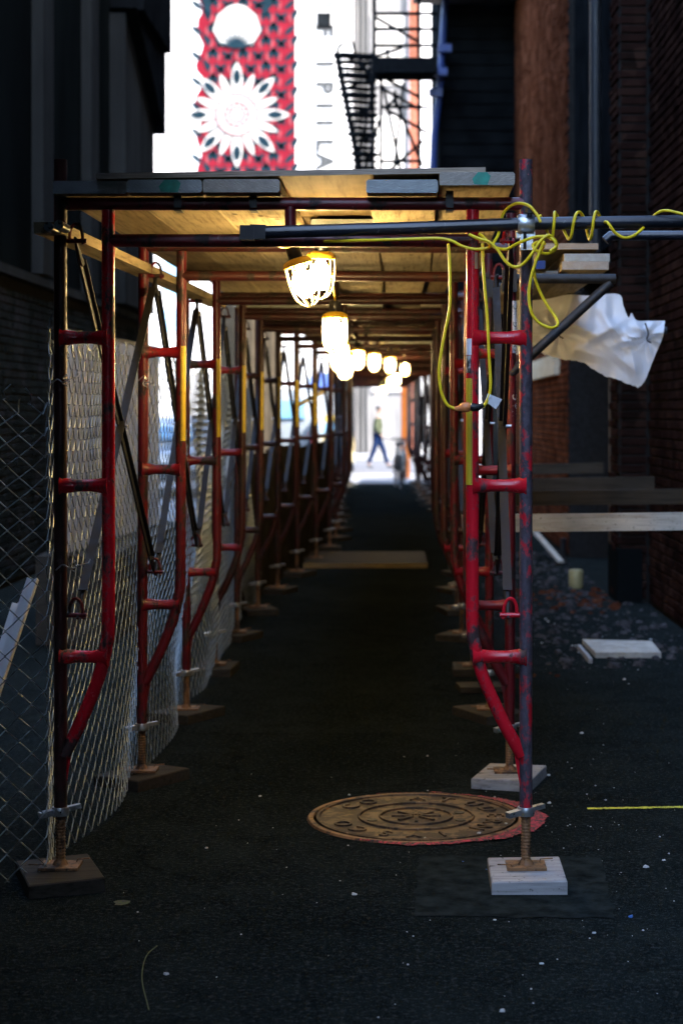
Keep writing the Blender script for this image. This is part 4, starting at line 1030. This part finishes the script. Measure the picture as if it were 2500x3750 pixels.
# pale paper sack hung on the hoarding
mb = MB(); Yb = 20.5; rows = []
for j in range(7):
    t = j / 6; w_ = .15 - .03 * math.sin(t * 3.1); rows.append([(PX(1128, Yb) + (w_ + .012 * mnoise.noise(Vector((j, q, 1)))) * math.cos(q * math.pi / 6) + .05 * t, Yb - .2 + .07 * math.sin(q * math.pi / 6) + .02 * mnoise.noise(Vector((j, q, 5))), PZ(1745, Yb) - t * .27 + .02 * mnoise.noise(Vector((j * .7, q * .7, 3)))) for q in range(12)])
mb.add([p for r_ in rows for p in r_], [(j * 12 + q, j * 12 + (q + 1) % 12, j * 12 + 12 + (q + 1) % 12, j * 12 + 12 + q) for j in range(6) for q in range(12)] + [tuple(range(72, 84))])
mb.solo('paper_sack', M_plain('kraft_paper', (.55, .45, .34), .8, 0, .15, 20), (PX(1128, Yb), Yb, 0.5), 'crumpled pale paper sack on the left side of the walkway', 'sack')
# yellow strap between far left legs
MB().bar(P(1078, 1490, 17.9), P(1200, 1425, 20.8), .004, .05).solo('yellow_strap', YTAPE, P(1130, 1460, 19), 'yellow strap slung between far left legs', 'strap')

# ------------------------------------------------------------------ fire escape
YF = 26.0
FEB = M_plain('matt_black_iron', (.008, .009, .010), .8, 0, .4, 20)
fe = thing('fire_escape', 'black iron fire escape with stairs above the walkway', 'fire escape', P(1450, 640, YF))
def fb_(name, pts, r, y=YF, mat=FEB): return MB().tube([P(p[0], p[1], p[2] if len(p) > 2 else y) for p in pts], r, 6).build(name, mat, fe, 40)
MB().box(((PX(1375, YF) + PX(1600, YF)) / 2, YF, PZ(262, YF)), (PX(1600, YF) - PX(1375, YF), 1.1, .05)).build('platform', FEB, fe)
MB().box(((PX(1375, YF) + PX(1600, YF)) / 2, YF - .52, PZ(262, YF)), (PX(1600, YF) - PX(1375, YF), .05, .22)).build('platform_beam', FEB, fe)
for py in (48, 105, 165): fb_('rail', [(1372, py), (1600, py)], .028)
for k in range(13): fb_('baluster', [(1385 + k * 12.5, 40), (1385 + k * 12.5, 262)], .008)
for k in range(5): fb_('grating_bar', [(1378, 268 + k, YF - .4 + .2 * k), (1598, 268 + k, YF - .4 + .2 * k)], .02)
for a in (((1232, 330), (1366, 290)), ((1260, 420), (1366, 400)), ((1290, 520), (1366, 500)), ((1300, 600), (1395, 560)), ((1370, 300), (1300, 640)), ((1395, 420), (1330, 640)), ((1478, 300), (1440, 640))): fb_('strut', a, .022)
fb_('post', [(1370, -300), (1370, 300)], .035); fb_('post', [(1532, -300), (1535, 640)], .03)
for a in (((1375, 62), (1530, 150)), ((1375, 205), (1475, 172)), ((1417, 180), (1425, 225)), ((1400, 280), (1535, 355)), ((1398, 322), (1535, 398)), ((1395, 300), (1394, 760)), ((1402, 310), (1478, 680)), ((1440, 345), (1545, 605)),
          ((1395, 390), (1570, 391)), ((1412, 398), (1565, 486)), ((1385, 660), (1548, 515)), ((1445, 330), (1448, 390)), ((1400, 590), (1545, 588)), ((1410, 400), (1460, 345))): fb_('strut', a, .026)
fb_('stringer', [(1232, 190), (1330, 690)], .05); fb_('stringer', [(1366, 190, YF + .5), (1366, 700, YF + .5)], .03); fb_('stringer', [(1352, 215), (1372, 700)], .022)
fb_('handrail', [(1232, 200), (1240, 170), (1283, 135), (1300, 190), (1352, 275)], .028)
fb_('handrail', [(1262, 200), (1400, 300)], .02)
for k in range(19):
    py = 200 + k * 24; xl = 1234 + (py - 190) * .197
    a, b_ = P(xl, py, YF - .1), P(1362, py + 8, YF + .3); MB().bar(a, b_, .22, .03 if k % 3 else .06).build('tread', FEB, fe)
# ------------------------------------------------------------------ bicycles at the far end
def bike(px, Y, rz, label):
    o = thing('bicycle', label, 'bicycle', (PX(px, Y), Y, 0), 'bicycles parked at the far end')
    def tub(n_, pts, r, m_): return put(n_, MB().tube(pts, r, 6).mesh(n_, m_, (0, 0, 0), 40), o)
    for yw in (-.52, .52):
        wl = put('wheel', MB().tube([(0, yw + .33 * math.cos(t * math.pi / 12), .34 + .33 * math.sin(t * math.pi / 12)) for t in range(24)], .018, 6, closed=True).mesh('wheel', BLACKP), o)
        sp = MB()
        for q in range(10): sp.tube([(0, yw, .34), (0, yw + .32 * math.cos(q * .628), .34 + .32 * math.sin(q * .628))], .003, 4)
        put('spokes', sp.mesh('spokes', STEEL), wl)
    for pts in (((0, .05, .33), (0, -.15, .86)), ((0, -.13, .80), (0, .33, .84)), ((0, .05, .33), (0, .35, .76)), ((0, .52, .34), (0, .32, .92)), ((0, -.52, .34), (0, .05, .33)), ((0, -.52, .34), (0, -.12, .76))): tub('frame_tube', pts, .018, BLACKP)
    tub('handlebar', [(-.28, .22, 1.0), (-.2, .30, .98), (0, .32, .96), (.2, .30, .98), (.28, .22, 1.0)], .015, STEEL)
    put('saddle', MB().lathe([(.03, .86), (.08, .88), (.09, .91), (.05, .93)], 8, (0, -.18, 0)).mesh('saddle', BLACKP, (0, 0, 0), 40), o)
    o.rotation_euler.z = rz; return o
bike(1458, 35.5, .10, 'nearer of two bicycles parked at the bright end of the walkway'); bike(1476, 37.4, -.08, 'farther bicycle parked behind the other at the bright end')
# warm doorway post by the exit and bollard
mb = MB(); mb.box((.22, 40.6, 1.6), (.20, .5, 3.2)); mb.box((.22, 40.6, 3.25), (.26, .56, .1)); mb.solo('orange_pier', M_plain('orange_plaster', (.16, .05, .012), .8, 0, .2, 4), (.20, 40.6, 0), 'orange plastered pier beside the exit of the walkway', 'pier')
# ------------------------------------------------------------------ person walking at the far end
def skin(name, verts, edges, radii, mat, parent, sub=1):
    me = bpy.data.meshes.new(name); me.from_pydata(verts, edges, []); me.update()
    o = put(name, me, parent); me.materials.append(mat)
    m1 = o.modifiers.new('s', 'SKIN'); m1.use_smooth_shade = True
    for i, r_ in enumerate(radii): me.skin_vertices[0].data[i].radius = (r_, r_) if not isinstance(r_, tuple) else r_
    me.skin_vertices[0].data[0].use_root = True
    m2 = o.modifiers.new('b', 'SUBSURF'); m2.levels = 2; m2.render_levels = 2
    return o
SKIN = M_plain('skin', (.16, .09, .06), .55, 0, .1, 30, bs=0); OLIVE = M_plain('olive_jacket', (.045, .05, .03), .85, 0, .5, 9)
JEANS = M_plain('blue_jeans', (.006, .012, .035), .85, 0, .3, 30); HAIR = M_plain('dark_hair', (.004, .003, .003), .5, 0, .3, 60); SHOE = M_plain('dark_shoe', (.02, .02, .025), .6, 0, .2, 30)
pr = thing('person', 'person in olive jacket and blue jeans striding across the bright exit', 'person', (PX(1382, 48), 48, .004))
pr.scale = (.98, .98, .98)
# facing +x to the right of the picture, body turned a little away; mid-stride
V = [(0, 0, .93), (.0, 0, 1.08), (.01, 0, 1.25), (.02, 0, 1.40), (.03, 0, 1.50), (.045, 0, 1.58), (.055, 0, 1.66), (.05, 0, 1.72),
     (.02, -.17, 1.40), (-.04, -.22, 1.14), (.10, -.23, .94), (.15, -.22, .87),
     (.02, .17, 1.40), (.05, .22, 1.14), (-.02, .24, .92), (.0, .24, .84),
     (0, -.09, .90), (-.10, -.10, .50), (-.26, -.10, .12), (-.20, -.10, .04),
     (0, .09, .90), (.16, .10, .50), (.28, .10, .10), (.40, .10, .05)]
E = [(0, 1), (1, 2), (2, 3), (3, 4), (4, 5), (5, 6), (6, 7), (3, 8), (8, 9), (9, 10), (10, 11), (3, 12), (12, 13), (13, 14), (14, 15), (0, 16), (16, 17), (17, 18), (18, 19), (0, 20), (20, 21), (21, 22), (22, 23)]
Rr = [.12, .11, .12, .12, .055, .065, .085, .06, .055, .042, .034, .03, .055, .042, .034, .03, .085, .058, .04, .03, .085, .058, .04, .03]
skin('body', V, E, Rr, SKIN, pr)
skin('jacket', [V[i] for i in (0, 1, 2, 3, 8, 9, 10, 12, 13, 14)], [(0, 1), (1, 2), (2, 3), (3, 4), (4, 5), (5, 6), (3, 7), (7, 8), (8, 9)], [.15, .145, .155, .14, .075, .062, .05, .075, .062, .05], OLIVE, pr)
skin('trousers', [(0, 0, .95)] + [V[i] for i in (16, 17, 18, 20, 21, 22)], [(0, 1), (1, 2), (2, 3), (0, 4), (4, 5), (5, 6)], [.135, .105, .078, .062, .105, .078, .062], JEANS, pr)
skin('hair', [(.03, 0, 1.60), (.02, 0, 1.69), (.04, 0, 1.75)], [(0, 1), (1, 2)], [.07, .108, .07], HAIR, pr)
for i, (a, b_) in enumerate(((18, 19), (22, 23))):
    p0, p1 = Vector(V[a]), Vector(V[b_]); skin('shoe', [p0 + Vector((-.03, 0, -.04)), p1 + Vector((-.02, 0, 0)), p1 + Vector((.09, 0, -.005))], [(0, 1), (1, 2)], [.048, .048, .036], SHOE, pr)
face = MB(); face.lathe([(.004, 0), (.012, .01), (.004, .03)], 6, (.145, 0, 1.635)); put('nose', face.mesh('nose', SKIN), pr)
for sy in (-.03, .03): put('eye', MB().lathe([(.004, -.008), (.010, 0), (.004, .008)], 6, (.128, sy, 1.675)).mesh('eye', INK), pr)
put('mouth', MB().box((.128, 0, 1.60), (.012, .045, .008)).mesh('mouth', M_plain('lip', (.35, .12, .10), .5, 0, .1, 30, bs=0)), pr)
hut = thing('site_cabin', 'tan site cabin standing in the lot beyond the left legs', 'cabin', (PX(905, 38), 38.8, 0))
TAN = M_plain('tan_cabin_paint', (.060, .046, .030), .85, 0, .2, 3)
MB().box((PX(905, 38), 39, 2.2), (1.25, 2.0, 4.4)).build('wall', TAN, hut); MB().box((PX(905, 38), 39, 4.46), (1.4, 2.2, .12)).build('roof', STEEL, hut)
for k in range(6): MB().box((PX(905, 38) - .52 + k * .21, 37.985, 2.2), (.05, .03, 4.3)).build('rib', TAN, hut)
MB().box((PX(880, 38), 37.97, 1.05), (.5, .03, 2.0)).build('door', BLACKW, hut)
# ------------------------------------------------------------------ parked vehicles in the lot
def vehicle(name, label, cat, X, Y, Wd, L, H, hood, body, tall):
    o = thing(name, label, cat, (X, Y, 0), 'vehicles parked beyond the walkway')
    hw = Wd / 2; prof = [(-L / 2, .30), (-L / 2, H * .55), (-L / 2 + (.10 if tall else .55), H * .62 if not tall else H * .9), (-L / 2 + (.2 if tall else 1.0), H * .97), (-L / 2 + (.35 if tall else 1.3), H), (L / 2 - hood - .8, H), (L / 2 - hood, H * .62), (L / 2 - .1, H * .52), (L / 2, H * .4), (L / 2, .30)]
    mb = MB(); n = len(prof); rings = []
    for x_, k in ((-1, .93), (-.9, 1), (.9, 1), (1, .93)):
        rings.append([(x_ * hw * (.86 if z > H * .63 else 1), y * (1 if abs(x_) < 1 else .99), z * (1 if abs(x_) < 1 else .985)) for y, z in prof])
    vs2 = [p for r_ in rings for p in r_]; fs2 = [tuple(range(n)), tuple(range(3 * n, 4 * n))[::-1]]
    for r_ in range(3):
        for q in range(n): fs2.append((r_ * n + q, r_ * n + n + q, r_ * n + n + (q + 1) % n, r_ * n + (q + 1) % n))
    mb.add(vs2, fs2); put('body', mb.mesh('body', body, (0, 0, 0), 30), o)
    zw = H * .78; put('rear_window', MB().box((0, -L / 2 + (.02 if tall else .62), zw), (Wd * .68, .06, H * .20), (R(-8 if tall else -42), 0, 0)).mesh('rear_window', GLASS), o)
    for sx in (-1, 1):
        put('side_window', MB().box((sx * hw * .875, .1, zw), (.03, L * .42, H * .2)).mesh('side_window', GLASS), o)
        put('tail_light', MB().box((sx * hw * .84, -L / 2 - .012, H * .48), (.14, .04, .22)).mesh('tail_light', M_plain('tail_red', (.5, .02, .02), .3, 0, .1, 20, bs=0)), o)
        for yw in (-L * .31, L * .31):
            wh = put('wheel', MB().lathe([(.20, -.10), (.32, -.10), (.34, -.06), (.34, .06), (.32, .10), (.20, .10)], 18, (sx * (hw - .1), yw, .34), Euler((0, R(90), 0)).to_matrix()).mesh('wheel', BLACKP, (0, 0, 0), 40), o)
            put('rim', MB().lathe([(.19, -.11), (.19, .11)], 14, (sx * (hw - .1), yw, .34), Euler((0, R(90), 0)).to_matrix()).mesh('rim', GALV, (0, 0, 0), 40), wh)
    put('bumper', MB().box((0, -L / 2 - .03, .42), (Wd * .95, .12, .18)).mesh('bumper', BLACKP), o)
    put('number_plate', MB().box((0, -L / 2 - .02, .72), (.34, .03, .13)).mesh('number_plate', WHITEP), o)
    return o
vehicle('parked_van', 'grey van parked beyond the left legs of the walkway', 'van', PX(1035, 41), 41, 1.9, 4.8, 2.05, .9, M_plain('grey_car_paint', (.16, .18, .20), .3, .2, .08, 3, bs=0), True)
vehicle('parked_taxi', 'yellow car parked right of the grey van', 'car', PX(1158, 43.5), 43.5, 1.8, 4.6, 1.48, 1.2, M_plain('yellow_car_paint', (.30, .19, .01), .3, 0, .08, 3, bs=0), False)
vehicle('parked_car', 'pale blue-grey car parked beyond the chain-link fence', 'car', PX(640, 33), 33, 1.8, 4.6, 1.48, 1.2, M_plain('silver_car_paint', (.45, .48, .53), .3, .3, .08, 3, bs=0), False)
